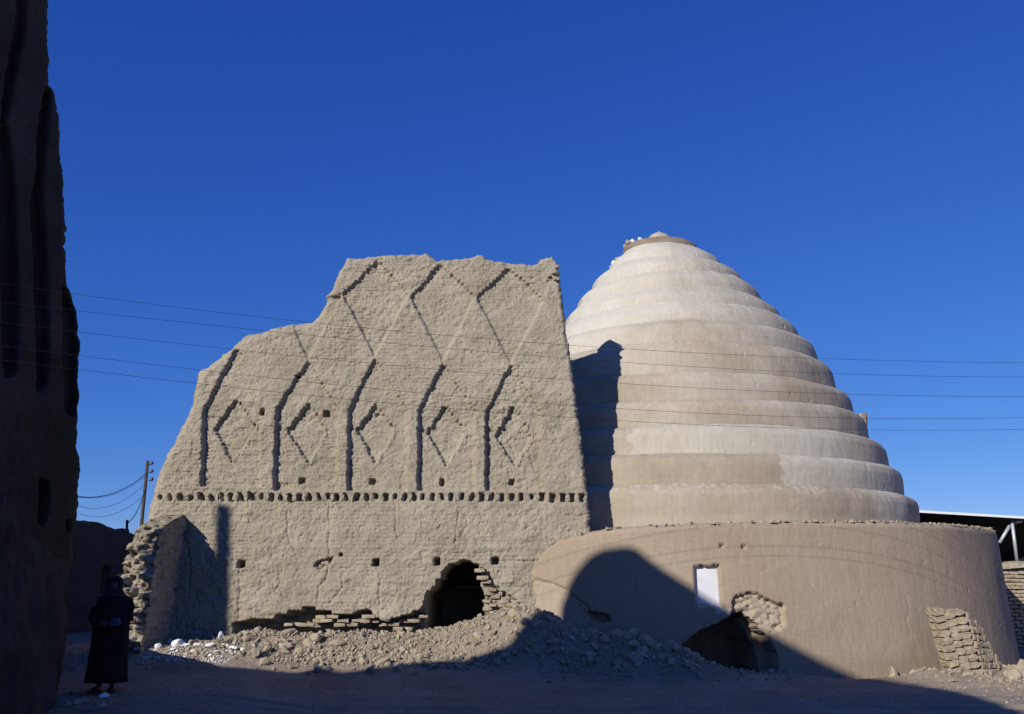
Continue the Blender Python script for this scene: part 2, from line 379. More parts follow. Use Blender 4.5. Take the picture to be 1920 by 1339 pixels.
# lumps, flaked plaster and pits
l1 = fbm(X*7+.6*fbm(X*3, Z*3, seed=80), Z*7, seed=81, o=3, g=.6)
l2 = np.abs(fbm(X*11, Z*9, seed=85, o=2))
l3 = noise(X*16, Z*14, seed=88)
dep = dep + .014*l1 + .022*fbm(X*1.3, Z*1.3, seed=82, o=3)*2 - .030*np.clip(.12-l2, 0, 1)*2 + .030*np.clip(l3-.80, 0, 1)*2
rgh = .55+1.1*noise(X*.8, Z*.8, seed=98)
t1 = np.floor(fbm(X*4.5, Z*5.5, seed=140, o=5, g=.68)*9); t2 = np.floor(fbm(X*9, Z*12, seed=141, o=4, g=.7)*5)
dep = dep + .0070*rgh*t1 + .0075*rgh*t2 + .008*fbm(X*24, Z*22, seed=83, o=2, g=.9) + .006*(RNG.rand(*X.shape)-.5)
l4 = noise(X*26, Z*19, seed=95); dep = dep + .045*np.clip(l4-.78, 0, 1)*4*np.clip(.4+2*fbm(X*1.7, Z*1.7, seed=96), 0, 1)
dep = dep + .010*(np.abs(fbm(X*9, Z*9, seed=97, o=2)) < .018)
for c in CRACKS:
    cd = seg_dist(X+.03*fbm(X*8, Z*8, seed=90)*2, Z, wxz(c)); dep = dep + .035*np.exp(-(cd/.014)**2)
for k in range(26):
    x0 = random.uniform(-6.8, 1.2); z0 = random.uniform(1.2, 6.5); pts = [(x0, z0)]
    for q in range(random.randint(2, 5)):
        x0 += random.uniform(-.09, .09); z0 -= random.uniform(.08, .2); pts.append((x0, z0))
    cd = seg_dist(X, Z, pts); dep = dep + .018*np.exp(-(cd/.011)**2)
# worn rounded rims
lslope = (1-smooth(-4.6, -3.6, X))*smooth(2.4, 3.2, Z)
bw = .10+.16*lslope
dep = dep + np.clip(1-np.maximum(sd, 0)/bw, 0, 1)**2*(.10+.22*lslope)
Yf = WY0 + WB*Z + dep
THK = 1.75 - .16*Z + .45*smooth(8.35, 8.6, Z)*smooth(.45, .65, X)
Yb = np.maximum(WY0 + WB*Z + THK - .2*np.clip(1-np.maximum(sd, 0)/.2, 0, 1)**2, Yf+.05)
Yb = np.where(cav | (dep > 1.0), np.maximum(Yb, Yf+.3), Yb)
inside = sd > 0
mask = inside[:-1, :-1] & inside[1:, :-1] & inside[:-1, 1:] & inside[1:, 1:]
n, m = X.shape
Vv, Fq = slab(np.stack([X, Yf, Z], -1), np.stack([X, Yb, Z], -1), mask, n, m)
wall = empty('mud_brick_shade_wall', (-2.8, 18.9, 0))
tag(wall, 'tall tapering mud brick wall with diamond relief, five niches and a ragged stepped top', 'wall')
o = link('wall_face', mesh_np('wall_face', Vv, Fq[:, ::-1]), M_WALL, wall)
# teeth
def lump_mesh(name, d, seed, amp=.18, rnd=.16):
    """a worn brick: box subdivided and rounded"""
    import bmesh
    bm = bmesh.new(); bmesh.ops.create_cube(bm, size=1.0); bmesh.ops.subdivide_edges(bm, edges=bm.edges[:], cuts=1, use_grid_fill=True)
    rr = random.Random(seed)
    for v in bm.verts:
        c = v.co.copy(); L = c.length
        c *= 1 - rnd*max(0, L-.62)/.25
        v.co = Vector((c.x*d[0], c.y*d[1], c.z*d[2])) + Vector([rr.uniform(-1, 1)*amp*min(d)*.45 for _ in range(3)])
    me = bpy.data.meshes.new(name); bm.to_mesh(me); bm.free()
    return me
tooth = [lump_mesh('tooth', (.135, .15, .19), 100+k, .3) for k in range(7)]
for t_ in tooth: t_.materials.append(M_WALL)
for k in range(len(GAPS)-1):
    px = (GAPS[k]+GAPS[k+1])/2; right = px > 1015
    x0, z0 = wall_pt(px, 933.5)
    o = bpy.data.objects.new('tooth', tooth[k % 7]); COL.objects.link(o); o.parent = wall
    o.location = Vector((x0, WY0+WB*z0+.062+random.uniform(-.012, .02), z0+random.uniform(-.012, .012))) - wall.location
    o.rotation_euler = (random.uniform(-.15, .05), random.uniform(-.2, .2), random.uniform(-.2, .2))
    o.scale = (random.uniform(.55, .8), .95, random.uniform(.65, .85))

# bare bricks in the broken places
brk = [lump_mesh('brick', (.23, .22, .066), 200+k, .30, .05) for k in range(10)]
for t_ in brk: t_.materials.append(M_BRICK)
def place_brick(px, py, proud, sx=1.0, parent=wall):
    x0, z0 = wall_pt(px, py)
    z0 = (math.floor(z0/C_H)+.5)*C_H
    o = bpy.data.objects.new('brick', random.choice(brk)); COL.objects.link(o); o.parent = parent
    o.location = Vector((x0, WY0+WB*z0+.11-proud, z0)) - parent.location
    o.rotation_euler = (random.uniform(-.06, .06), random.uniform(-.07, .07), random.uniform(-.25, .25)); o.scale = (sx*random.uniform(.6, 1.05), 1, random.uniform(.85, 1.1))
edge = [(903, 1070), (907, 1082), (912, 1094), (922, 1102), (918, 1112), (932, 1112), (928, 1122), (944, 1124), (938, 1134), (955, 1134), (950, 1143), (968, 1145), (964, 1154), (982, 1155), (996, 1158), (978, 1163), (915, 1125), (925, 1136), (938, 1147), (952, 1156), (912, 1140), (925, 1150), (940, 1160), (990, 1168)]
for p in edge: place_brick(p[0]+random.uniform(-2, 2), p[1], random.uniform(-.05, .10))
for p in [(600, 1158), (622, 1160), (612, 1167), (640, 1163), (634, 1170), (690, 1160), (700, 1168), (683, 1167), (665, 1165), (716, 1172), (736, 1172), (757, 1168), (775, 1163), (790, 1155), (655, 1172), (592, 1168), (560, 1172), (580, 1170), (540, 1172), (745, 1178), (765, 1176)]:
    place_brick(p[0], p[1], random.uniform(-.20, -.02), 1.1)
for p in [(604, 1058), (612, 1054), (598, 1062)]: place_brick(p[0], p[1], -.06, .5)
for p in [(1043, 500), (1036, 512), (1046, 522), (1030, 516), (1040, 525)]: place_brick(p[0], p[1], .06, .45)

# ---------------------------------------------------------------- ruined cross wall (buttress) at the left foot of the shade wall
def rock_slab(name, prof, x0, x1, mat, label, cat, nseed, ystep=.0213):
    """cross wall running towards the viewer: prof = [(z, y_front)]"""
    zs = np.array([p[0] for p in prof]); ys = np.array([p[1] for p in prof])
    zz = np.arange(zs.min(), zs.max(), ystep)
    rows = []
    NX, NY = 40, 80
    for z in zz:
        yf = float(np.interp(z, zs, ys)) + .10*float(fbm(z*6, 1.3, seed=nseed)) + .05*float(noise(math.floor(z/.09)*7.7, .5, seed=nseed+1)-.5)
        t = z/zs.max(); a0 = x0[0]*(1-t)+x0[1]*t; a1 = x1[0]*(1-t)+x1[1]*t
        loop = []
        for i in range(NY): loop.append((a0, 18.9-(18.9-yf)*i/(NY-1)))
        for i in range(1, NX): loop.append((a0+(a1-a0)*i/(NX-1), yf))
        for i in range(1, NY): loop.append((a1, yf+(18.9-yf)*i/(NY-1)))
        rows.append([(x, y, z) for x, y in loop])
    A = np.array(rows); cx = (A[..., 0]-(x0[0]+x1[0])/2); L = A.shape[1]
    nn = fbm(A[..., 0]*5+A[..., 1]*1.7, A[..., 1]*5, A[..., 2]*5, seed=nseed+5, o=4, g=.6)
    rw = np.floor(A[..., 2]/.09); br = noise(A[..., 0]*5+rw*3.3, A[..., 1]*5, rw*1.7, seed=nseed+9)-.5
    ed = np.zeros(L); ed[:NY-1] = -1; ed[NY+NX-2:] = 1
    crs = np.clip(noise(A[..., 0]*2.5, A[..., 1]*2.5, A[..., 2]*9, seed=nseed+20)-.58, 0, 1)*1.3
    cz = np.floor(A[..., 2]/.085).astype(np.int64); bxx = np.floor((A[..., 0]+A[..., 1])/.17+.5*(cz % 2)).astype(np.int64)
    br = br + 1.1*(_h(bxx, cz, np.int64(1), 77)-.5) + .5*fbm(A[..., 0]*14, A[..., 1]*14, A[..., 2]*14, seed=nseed+30)
    nn = nn - .55*crs
    A[..., 0] += ed[None]*(.11*nn+.06*br)
    fr = np.zeros(L); fr[NY-2:NY+NX] = 1
    A[..., 1] -= fr[None]*(.26*nn+.17*br)
    V = A.reshape(-1, 3).tolist(); Fq = grid_faces(len(zz), L)
    top0 = (len(zz)-1)*L; extra = []
    me = bpy.data.meshes.new(name)
    faces = [tuple(q) for q in Fq.tolist()]
    for i in range(L//2): faces.append((top0+i, top0+L-1-i, top0+L-2-i, top0+i+1)) if i < L//2-1 else None
    me.from_pydata(V, [], faces); me.update(); me.polygons.foreach_set('use_smooth', [True]*len(me.polygons))
    o = link(name, me, mat); tag(o, label, cat); return o
rock_slab('ruined_buttress', [(-.2, 16.85), (.7, 16.95), (1.5, 17.05), (2.2, 17.15), (2.55, 17.25), (2.75, 17.45), (2.9, 17.85), (3.05, 18.5)], (-7.45, -7.0), (-6.60, -6.58), M_WALL,
          'crumbling stub of a cross wall leaning on the left foot of the diamond patterned wall', 'wall', 300)

# ---------------------------------------------------------------- ice house: drum and stepped cone
ice = empty('stepped_ice_house', (AX, AY, 0))
tag(ice, 'large stepped mud plaster cone on a round drum, right of the diamond patterned wall', 'ice house')
RD = 7.93
def cp(pts, R=RD): return [cyl_hit(px, py, R) for px, py in pts]
RIM = [(990, 1100), (996, 1078), (1003, 1058), (1020, 1032), (1050, 1010), (1090, 1000), (1130, 992), (1200, 986), (1300, 982), (1500, 977), (1600, 977), (1700, 979), (1800, 985), (1840, 989)]
rp = cp(RIM, 7.8); rph = np.array([p[0] for p in rp]); rz = np.array([p[1] for p in rp])
ph = np.concatenate([np.arange(-60, 75, .2), np.arange(75, 300.1, 2.0)])*math.pi/180
def rimz(p):
    base = np.interp(p, rph, rz)
    base = np.where(p > rph[-1], rz[-1], base)
    base = np.where(p > math.radians(250), np.interp(p, [math.radians(250), math.radians(300)], [rz[-1], rz[0]]), base)
    return base + .035*(np.abs(fbm(p*30, 1.5, seed=5))*2-.3)
pr = rimz(ph)
NZ = 120
P, T = np.meshgrid(ph, np.linspace(0, 1, NZ), indexing='ij')
Zd = -.35 + T*(pr[:, None]+.35)
arc = P*RD
R_ = 8.0 - .055*Zd + .05*fbm(arc*.5, Zd*.7, seed=7, o=2) + .010*fbm(arc*4, Zd*2.5, seed=8) + .004*fbm(arc*14, Zd*9, seed=12)
near_top = (pr[:, None]-Zd)
R_ -= .10*np.clip(1-near_top/.10, 0, 1)**2
wob = .02*fbm(arc*7, Zd*7, seed=14)*2
def dpoly(pts, w=1.0): 
    q = cp(pts); return in_poly(P+w*wob/RD, Zd+w*wob, q)
tintd = np.clip(.15+.8*fbm(arc*.35, Zd*.5, seed=15), 0, 1)
# niche painted white, exposed patch, cavern, crack, small holes
NW = [(1300, 1060), (1348, 1059), (1353, 1136), (1304, 1134)]
R_ -= .17*dpoly(NW, .25)
patch = dpoly([(1374, 1122), (1385, 1114), (1405, 1109), (1430, 1117), (1450, 1128), (1470, 1132), (1471, 1172), (1462, 1180), (1440, 1190), (1420, 1200), (1372, 1180)])
tintd = np.where(patch, .6, tintd)
R_ -= patch*(.12+.05*np.floor(4*fbm(arc*6, Zd*10, seed=142, o=4, g=.7))/2+.16*fbm(arc*10, Zd*15, seed=16, o=4, g=.75))
cavd = dpoly([(1262, 1238), (1270, 1222), (1284, 1205), (1300, 1192), (1318, 1180), (1345, 1170), (1362, 1160), (1374, 1152), (1392, 1150), (1420, 1172), (1440, 1196), (1456, 1225), (1462, 1300), (1290, 1320), (1268, 1260)], 2.0)
R_ -= cavd*(2.1+.3*fbm(arc*2, Zd*2, seed=17))
rim2 = dpoly([(1392, 1150), (1440, 1165), (1462, 1200), (1463, 1290), (1440, 1290), (1430, 1220)], 2.0)
R_ += np.where(cavd & rim2, 1.5, 0)
crk = cp([(995, 1085), (1008, 1088), (1020, 1092), (1032, 1094), (1045, 1100), (1062, 1108), (1078, 1122), (1092, 1130), (1102, 1142), (1108, 1160)])
cd = seg_dist(P*RD+wob, Zd+wob*.5, [(a*RD, b) for a, b in crk]); R_ -= .05*np.exp(-(cd/.018)**2)
low = in_poly(P, Zd, cp([(980, 1085), (1008, 1088), (1045, 1100), (1078, 1122), (1108, 1160), (1080, 1300), (960, 1300)]))
R_ -= low*(.025+.015*fbm(arc*8, Zd*8, seed=19)); tintd = np.where(low, .55, tintd)
for (a, b, w, h) in [(1354, 1024, 7, 6), (1397, 1025, 7, 7), (1290, 1236, 6, 5)]:
    q = cyl_hit(a, b, RD); s = 17.2/F
    R_ -= .08*((np.abs((P-q[0])*RD) < w*s/2) & (np.abs(Zd-q[1]) < h*s/2))
for (x0_, y0_, n_) in [(1520, 1090, 9), (1640, 1010, 7), (1700, 1120, 10), (1440, 1060, 5), (1580, 1180, 7), (1780, 1060, 8)]:
    pq = [(x0_, y0_)]
    for _ in range(n_): pq.append((pq[-1][0]+random.uniform(-5, 7), pq[-1][1]+random.uniform(5, 11)))
    cdd = seg_dist(P*RD+wob, Zd, [(a*RD, b) for a, b in cp(pq)]); R_ -= .010*np.exp(-(cdd/.012)**2)
tintd = np.clip(tintd - .5*smooth(.55, .05, Zd)*(.4+noise(arc*1.1, Zd*2, seed=77)), 0, 1)
R_ -= .014*(noise(arc*9, Zd*9, seed=78) > .955)
q1 = cp([(1100, 1148), (1125, 1150), (1140, 1152), (1145, 1166), (1120, 1168), (1105, 1160)]); R_ -= .2*in_poly(P, Zd, q1)
XD = AX + R_*np.sin(P); YD = AY - R_*np.cos(P)
wash = .75*dpoly([(1306, 1134), (1352, 1134), (1374, 1142), (1366, 1152), (1345, 1150), (1325, 1144), (1308, 1140)], 1.0)*np.clip(.5+2*fbm(arc*9, Zd*9, seed=18), 0, 1)
# shelf rings
rings = [np.stack([XD[:, j], YD[:, j], Zd[:, j]], -1) for j in range(NZ)]
tcol = [tintd[:, j] for j in range(NZ)]; wcol = [wash[:, j] for j in range(NZ)]
for rr, dz in [(7.62, .012), (7.45, .0), (7.0, -.01), (6.3, .0), (5.6, .02)]:
    rings.append(np.stack([AX+rr*np.sin(ph), AY-rr*np.cos(ph), pr*.5+np.minimum(pr, rz[-1])*.5+dz+.02*fbm(ph*20, rr, seed=3)], -1)); tcol.append(np.full(len(ph), .3)); wcol.append(np.zeros(len(ph)))
G = np.stack(rings, 1); TC = np.stack(tcol, 1)
dm = np.ones((len(ph)-1, G.shape[1]-1), bool); dm[(ph[:-1] > math.radians(-57)) & (ph[:-1] < math.radians(-32.5)), :NZ-1] = False   # the drum is open behind the shade wall
link('drum', mesh_np('drum', G.reshape(-1, 3), grid_faces(len(ph), G.shape[1], dm, flip=True), attr={'tint': TC, 'wash': np.stack(wcol, 1)}), M_DRUM, ice)
# crumbs along the drum's rim
mb = MB()
for k in range(150):
    a = random.uniform(math.radians(-28), math.radians(66)); zz = float(np.interp(a, ph, pr)); R0 = 7.75+random.uniform(-.06, .08); s = random.uniform(.015, .045)
    mb.box((AX+R0*math.sin(a), AY-R0*math.cos(a), zz+.005), (s*1.8, s*1.3, s), Matrix.Rotation(random.uniform(0, 3), 3, 'Z'), jit=s*.3)
o = mb.build('rim_crumbs', M_BRICK, ice); o['kind'] = 'stuff'
# white panel in the niche
q = cp(NW, RD-.02); nx_, nz_ = 12, 18
pv = []
for i in range(nx_):
    for j in range(nz_):
        u, v = i/(nx_-1), j/(nz_-1)
        a = (q[0][0]*(1-u)+q[1][0]*u)*(1-v)+(q[3][0]*(1-u)+q[2][0]*u)*v; z = (q[0][1]*(1-u)+q[1][1]*u)*(1-v)+(q[3][1]*(1-u)+q[2][1]*u)*v
        Rr = 8.0-.055*z-.125 + .012*float(fbm(u*2+3, v*3, seed=41)) + .006*float(fbm(u*4, v*6, seed=40))
        pv.append((AX+Rr*math.sin(a), AY-Rr*math.cos(a), z))
pan = mesh_np('white_panel', np.array(pv), grid_faces(nx_, nz_))
pan_o = link('white_panel', pan, M_WHITE, ice)
sm = pan_o.modifiers.new('thick', 'SOLIDIFY'); sm.thickness = .03

# stepped cone: tier silhouettes measured on the right hand side, bottom to top
TIERS = [[(1724, 980), (1722, 962), (1719, 944), (1716, 936), (1710, 931), (1698, 926)],
         [(1694, 925), (1692, 908), (1689, 892), (1685, 881), (1678, 876), (1668, 873)],
         [(1666, 872), (1662, 856), (1657, 842), (1650, 833), (1642, 829), (1633, 827)],
         [(1631, 826), (1627, 808), (1623, 796), (1618, 787), (1612, 783), (1604, 781)],
         [(1602, 780), (1598, 764), (1593, 750), (1586, 741), (1578, 736), (1570, 733)],
         [(1569, 732), (1564, 714), (1559, 700), (1553, 690), (1545, 683), (1537, 679)],
         [(1535, 678), (1530, 662), (1524, 651), (1517, 645), (1509, 641), (1503, 639)],
         [(1501, 637), (1497, 628), (1491, 619), (1482, 611), (1474, 605), (1467, 601)],
         [(1465, 600), (1461, 591), (1455, 584), (1447, 578), (1439, 572), (1431, 567)],
         [(1429, 566), (1425, 556), (1418, 548), (1410, 542), (1403, 538), (1396, 535)],
         [(1394, 533), (1390, 524), (1383, 516), (1375, 510), (1366, 505), (1357, 501)],
         [(1354, 500), (1349, 492), (1341, 485), (1331, 479), (1321, 474), (1313, 470)],
         [(1311, 469), (1307, 462), (1300, 458), (1292, 455), (1278, 453), (1262, 452)],
         [(1261, 452), (1256, 444), (1251, 439.5), (1244, 436.5), (1239, 435.6), (1235.2, 435.3)]]
pc = np.concatenate([np.arange(-75, 115, .3), np.arange(115, 285.1, 2.0)])*math.pi/180
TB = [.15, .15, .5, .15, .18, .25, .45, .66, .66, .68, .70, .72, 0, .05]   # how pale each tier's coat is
for k, tier in enumerate(TIERS):
    pts = [silh(*p) for p in tier]
    if k == 0: pts = [(pts[0][0]+.03, 2.6)] + pts
    prof = []
    for a, b in zip(pts[:-1], pts[1:]):
        ns = 5
        for s in range(ns): prof.append((a[0]+(b[0]-a[0])*s/ns, a[1]+(b[1]-a[1])*s/ns))
    prof.append(pts[-1])
    if k < 13: prof += [(max(pts[-1][0]-.12, .005), pts[-1][1]+.02), (max(pts[-1][0]-.5, .004), pts[-1][1]+.02)]
    else: prof.append((.004, pts[-1][1]+.002))
    prof = [(r_+.030*math.exp(-((i_/max(1, len(prof)-1)-.40)/.28)**2) if k < 12 else r_, z_) for i_, (r_, z_) in enumerate(prof)]
    if k: prof = [(max(pts[0][0]-.02, .01), pts[0][1]-.09)] + prof
    r0 = np.array([p[0] for p in prof]); z0 = np.array([p[1] for p in prof])
    PP = pc[:, None]
    RR = r0[None]*np.ones_like(PP); ZZ = z0[None]*np.ones_like(PP)
    sc = np.clip(r0/1.5, .05, 1)[None]
    nx3, ny3 = np.sin(PP)*RR, np.cos(PP)*RR
    RR = RR + sc*(.07*fbm(nx3*.6, ny3*.6, ZZ*.5+k*3.1, seed=60, o=2) + .022*fbm(nx3*3, ny3*3, ZZ*2, seed=61, o=3) + .007*fbm(nx3*10, ny3*10, ZZ*5, seed=62, o=2))
    def sagf(q): return (.10*fbm(np.sin(PP)*1.4+q*7, np.cos(PP)*1.4, seed=63, o=2) + .05*fbm(np.sin(PP)*9+q*7, np.cos(PP)*9, seed=65, o=3))*min(1, r0[0]/2.5)
    zt_ = pts[-1][1]; fr_ = np.clip((z0-pts[0][1])/(zt_-pts[0][1]), 0, 1)[None]
    ZZ = ZZ + (sagf(k)*(1-fr_) if k else 0) + (sagf(k+1)*fr_ if k < 13 else 0)
    RR = RR*(1-.12*smooth(.15, .95, np.cos(PP+1.45))*smooth(6.5, 9.0, ZZ)*(1-smooth(11.0, 11.4, ZZ)))
    ZZ = ZZ - .17*np.cos(PP)*np.clip(r0/2.0, .25, 1)[None]*(1 if k else np.clip((z0-2.9)/.5, 0, 1)[None])
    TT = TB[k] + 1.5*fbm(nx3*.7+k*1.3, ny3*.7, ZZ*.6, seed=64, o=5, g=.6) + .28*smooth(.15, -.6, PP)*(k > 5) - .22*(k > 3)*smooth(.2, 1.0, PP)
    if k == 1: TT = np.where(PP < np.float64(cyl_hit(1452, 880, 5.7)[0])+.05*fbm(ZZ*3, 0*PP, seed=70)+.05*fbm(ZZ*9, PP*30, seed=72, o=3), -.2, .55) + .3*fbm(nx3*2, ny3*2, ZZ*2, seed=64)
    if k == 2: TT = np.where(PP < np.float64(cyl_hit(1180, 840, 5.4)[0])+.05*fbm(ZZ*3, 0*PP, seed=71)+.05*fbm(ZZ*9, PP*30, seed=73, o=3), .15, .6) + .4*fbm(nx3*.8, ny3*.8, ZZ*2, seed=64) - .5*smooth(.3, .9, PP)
    TT = TT + .5*smooth(.80, .98, fr_)*(noise(PP*110+k*9, ZZ*22, seed=74) > .66)*(k < 12)
    RR = RR + .02*smooth(.7, .95, fr_)*fbm(PP*90+k*9, ZZ*9, seed=75)*(k < 12) - .022*(noise(nx3*7, ny3*7, ZZ*9, seed=76) > .93)
    TT = np.clip(TT, 0, 1)
    Vc = np.stack([AX+RR*np.sin(PP), AY-RR*np.cos(PP), ZZ], -1)
    me = mesh_np('tier' if k < 12 else 'cap', Vc.reshape(-1, 3), grid_faces(len(pc), len(prof), flip=True), attr={'tint': TT})
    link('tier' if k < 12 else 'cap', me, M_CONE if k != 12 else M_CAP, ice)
# broken plaster lumps on the left shoulder near the top and a small stub on the right flank
def lump(name, loc, d, seed, mat, parent, rot=(0, 0, 0), amp=.5):
    o = link(name, lump_mesh(name, d, seed, amp), mat, None, None); o.parent = parent
    o.location = Vector(loc)-parent.location; o.rotation_euler = rot; return o
def cone_left(px, py):
    a, b, c = ray(px, py); n2 = a*a+b*b; t = (a*AX+b*AY)/n2; return (a*t, b*t, H+c*t)
for k, (px_, py_, w, h) in enumerate([(1181, 455, 8, 9), (1189, 454, 9, 7), (1176, 462, 5, 7), (1203, 450, 12, 5), (1155, 486, 12, 7), (1149, 492, 8, 9), (1146, 499, 5, 6), (1161, 484, 8, 6)]):
    lump('broken_plaster', cone_left(px_+(2 if k > 3 else -3), py_+(2 if k > 3 else 0)), (w*.0155, .14, h*.0155), 400+k, M_RUBWH if k % 2 else M_CLOD, ice, (0, 0, random.uniform(0, 3)))
lump('stub', cone_left(1616, 788), (.22, .25, .36), 420, M_BRICK, ice, (0, .1, .5), .2)

# ---------------------------------------------------------------- leaning brick pillar stub in front of the drum
pil = empty('brick_pillar_stub', (8.5, 17.2, 0)); tag(pil, 'leaning stub of stacked mud bricks against the right side of the round drum', 'pillar')
pY = 17.15
wide = [lump_mesh('brick', (.175, .2, .128), 500+k, .26, .08) for k in range(5)]; thin = [lump_mesh('brick', (.088, .2, .118), 520+k, .28, .08) for k in range(5)]
for t_ in wide+thin: t_.materials.append(M_BRICK)
z_top = float(at_y(1800, 1152, pY)[2]); base_z = float(gz(8.6, pY))-.14
cols = [(0.0, .175, 0, 1.0), (.18, .175, 0, 1.0), (.36, .175, 0, .99)] + [(.545+.086*j, .088, .05+.07*j, [.97, .93, .87, .72, .55, .38, .26][j]) for j in range(7)]
xl0 = float(at_y(1782, 1250, pY)[0]); ROTP = 0.0
for (cx0, cw, back, hf) in cols:
    hh_ = .128 if cw > .1 else .118; zz_ = base_z+random.uniform(0, .05); top_ = base_z+(z_top-base_z)*hf
    while zz_ < top_:
        f = (zz_-base_z)/(z_top-base_z)
        for dd in range(2):
            o = bpy.data.objects.new('brick', random.choice(wide if cw > .1 else thin)); COL.objects.link(o); o.parent = pil
            sz = random.uniform(.8, 1.02)
            o.location = Vector((xl0+cx0+cw/2-.20*f+random.uniform(-.008, .008), pY+back+dd*.2+random.uniform(-.025, .02)+.05*f, zz_+hh_/2))-pil.location
            o.rotation_euler = (random.uniform(-.05, .05), random.uniform(-.05, .05)-.12, random.uniform(-.08, .08)+(.6 if cw < .1 else .05)); o.scale = (random.uniform(.9, 1.03), 1, sz)
        zz_ += hh_*random.uniform(.9, 1.12)

# ---------------------------------------------------------------- tall dark ruin on the left
TD = Vector((-math.sin(math.radians(33)), -math.cos(math.radians(33)), 0)); TN = Vector((math.cos(math.radians(33)), -math.sin(math.radians(33)), 0))
C0 = Vector((*at_y(116, 1250, 18.3)[:2], 0)); TBAT = .035
def tower_hit(px, py):          # -> s, z on the tower's face
    a, b, c = [float(v) for v in ray(px, py)]
    r = Vector((a, b, c)); N = Vector((TN.x, TN.y, TBAT)); o_ = Vector((0, 0, H))
    t = (C0-o_).dot(N)/r.dot(N); p = o_+r*t
    return (p-C0).dot(TD), p.z
EDGE = [(112, 1290), (116, 1250), (122, 1180), (128, 1100), (137, 1000), (143, 950), (145, 915), (150, 880), (149, 860), (143, 838), (145, 760), (146, 700), (146, 640), (146, 600), (143, 580), (136, 566), (131, 548), (124, 535),
        (123, 510), (121, 480), (117, 460), (121, 430), (120, 400), (117, 370), (113, 320), (110, 270), (108, 215), (103, 190), (99, 168), (91, 162), (90, 110), (89, 60), (87, 0), (85, -60), (78, -130), (60, -180)]
ep = [tower_hit(p[0]+11, p[1]) for p in EDGE]; ez = np.array([p[1] for p in ep]); es = np.array([p[0] for p in ep])
TOPZ = ez.max()
ts = np.concatenate([np.arange(-1.4, 2.6, .022), np.arange(2.6, 6.0, .15)]); tz = np.arange(-.3, TOPZ, .03)
S, Zt = np.meshgrid(ts, tz, indexing='ij')
order = np.argsort(ez)
send = np.interp(Zt, ez[order], es[order]) + .05*fbm(Zt*1.7, 0*Zt, seed=120)*2 + .03*fbm(Zt*7, 0*Zt, seed=121, o=3)*2 + .035*_h(np.floor(Zt/.11).astype(np.int64), np.int64(0), np.int64(0), 6)*(.3+noise(Zt*.4, 0*Zt, seed=5))
def tpoly(pts): return in_poly(S+.04*fbm(S*5, Zt*5, seed=131), Zt, [tower_hit(*p) for p in pts])
tdep = .06*fbm(S*2, Zt*1.2, seed=130, o=4, g=.6) + .02*fbm(S*12, Zt*12, seed=132)
rw = np.floor(Zt/.1); tdep += .02*(_h(np.floor(S/.25+.5*(rw % 2)).astype(np.int64), rw.astype(np.int64), np.int64(0), 9)-.5)
for g_ in [[(35, -60), (48, -60), (52, 20), (48, 60), (38, 100), (28, 150), (12, 230), (4, 230), (10, 160), (22, 90), (32, 40)], [(2, 235), (14, 235), (20, 260), (28, 350), (32, 420), (34, 520), (33, 640), (28, 700), (10, 705), (6, 600), (4, 400), (0, 300)],
           [(90, 163), (99, 170), (92, 230), (84, 300), (80, 360), (86, 440), (90, 520), (92, 640), (88, 720), (72, 735), (68, 600), (66, 500), (60, 420), (60, 380), (70, 320), (72, 250), (80, 195)],
           [(120, 540), (134, 560), (142, 580), (147, 610), (147, 760), (140, 780), (124, 770), (120, 640)], [(76, 895), (92, 905), (90, 960), (82, 985), (74, 980)], [(126, 975), (132, 975), (132, 995), (126, 995)], [(4, 1130), (14, 1130), (14, 1155), (4, 1155)], [(36, 1122), (46, 1122), (46, 1142), (36, 1142)]]:
    tdep += .30*blur(tpoly(g_).astype(float), 2)
tdep += .18*np.clip(1-(S-send)/.2, 0, 1)**2
base = np.array(C0)[None, None] + S[..., None]*np.array(TD) + Zt[..., None]*np.array([-TN.x*TBAT, -TN.y*TBAT, 1.0])
fr = base - tdep[..., None]*np.array(TN)
TH = (9.5 - .12*Zt)[..., None]
bk = base - TH*np.array(TN)
ins = S > send; mk = ins[:-1, :-1] & ins[1:, :-1] & ins[:-1, 1:] & ins[1:, 1:]
Vt, Ft = slab(fr, bk, mk, *S.shape)
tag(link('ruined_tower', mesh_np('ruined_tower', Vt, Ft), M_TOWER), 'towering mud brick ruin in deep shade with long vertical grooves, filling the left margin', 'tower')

# low broken wall running from the tower's foot towards the viewer
pA = Vector((*at_y(121, 1240, 17.6)[:2], 0)); pB = Vector((*at_z(100, 1330, .1)[:2], 0)); pC = Vector((-5.15, 9.2, 0))
lw = []; nl = 150
for i in range(nl):
    t = i/(nl-1); p = pA.lerp(pB, t/.6) if t < .6 else pB.lerp(pC, (t-.6)/.4)
    hh = .75+1.9*t+.25*float(fbm(t*9, .3, seed=150)); row_ = []
    gzz = float(gz(p.x, p.y, False))-.25
    for j in range(40):
        q = j/39; z = gzz+(hh+.25)*min(1, q/.7)
        ins_ = .12*q/.7 if q < .7 else .12+(q-.7)/.3*1.6
        bump_ = .22*float(fbm(t*22, z*3, seed=151, o=4, g=.6))+.05*float(fbm(t*90, z*14, seed=152))
        dd_ = ins_+bump_
        row_.append((p.x-dd_*.93, p.y+dd_*.2, z+(.05*bump_ if q > .7 else 0)))
    for zz2 in (z-.8, gzz): row_.append((p.x-2.3, p.y+.4, zz2))
    lw.append(row_)
A = np.array(lw)
tag(link('low_ruined_wall', mesh_np('low_ruined_wall', A.reshape(-1, 3), grid_faces(A.shape[0], A.shape[1])), M_TOWER), 'low crumbling wall in deep shade running from the dark ruin towards the viewer', 'wall')

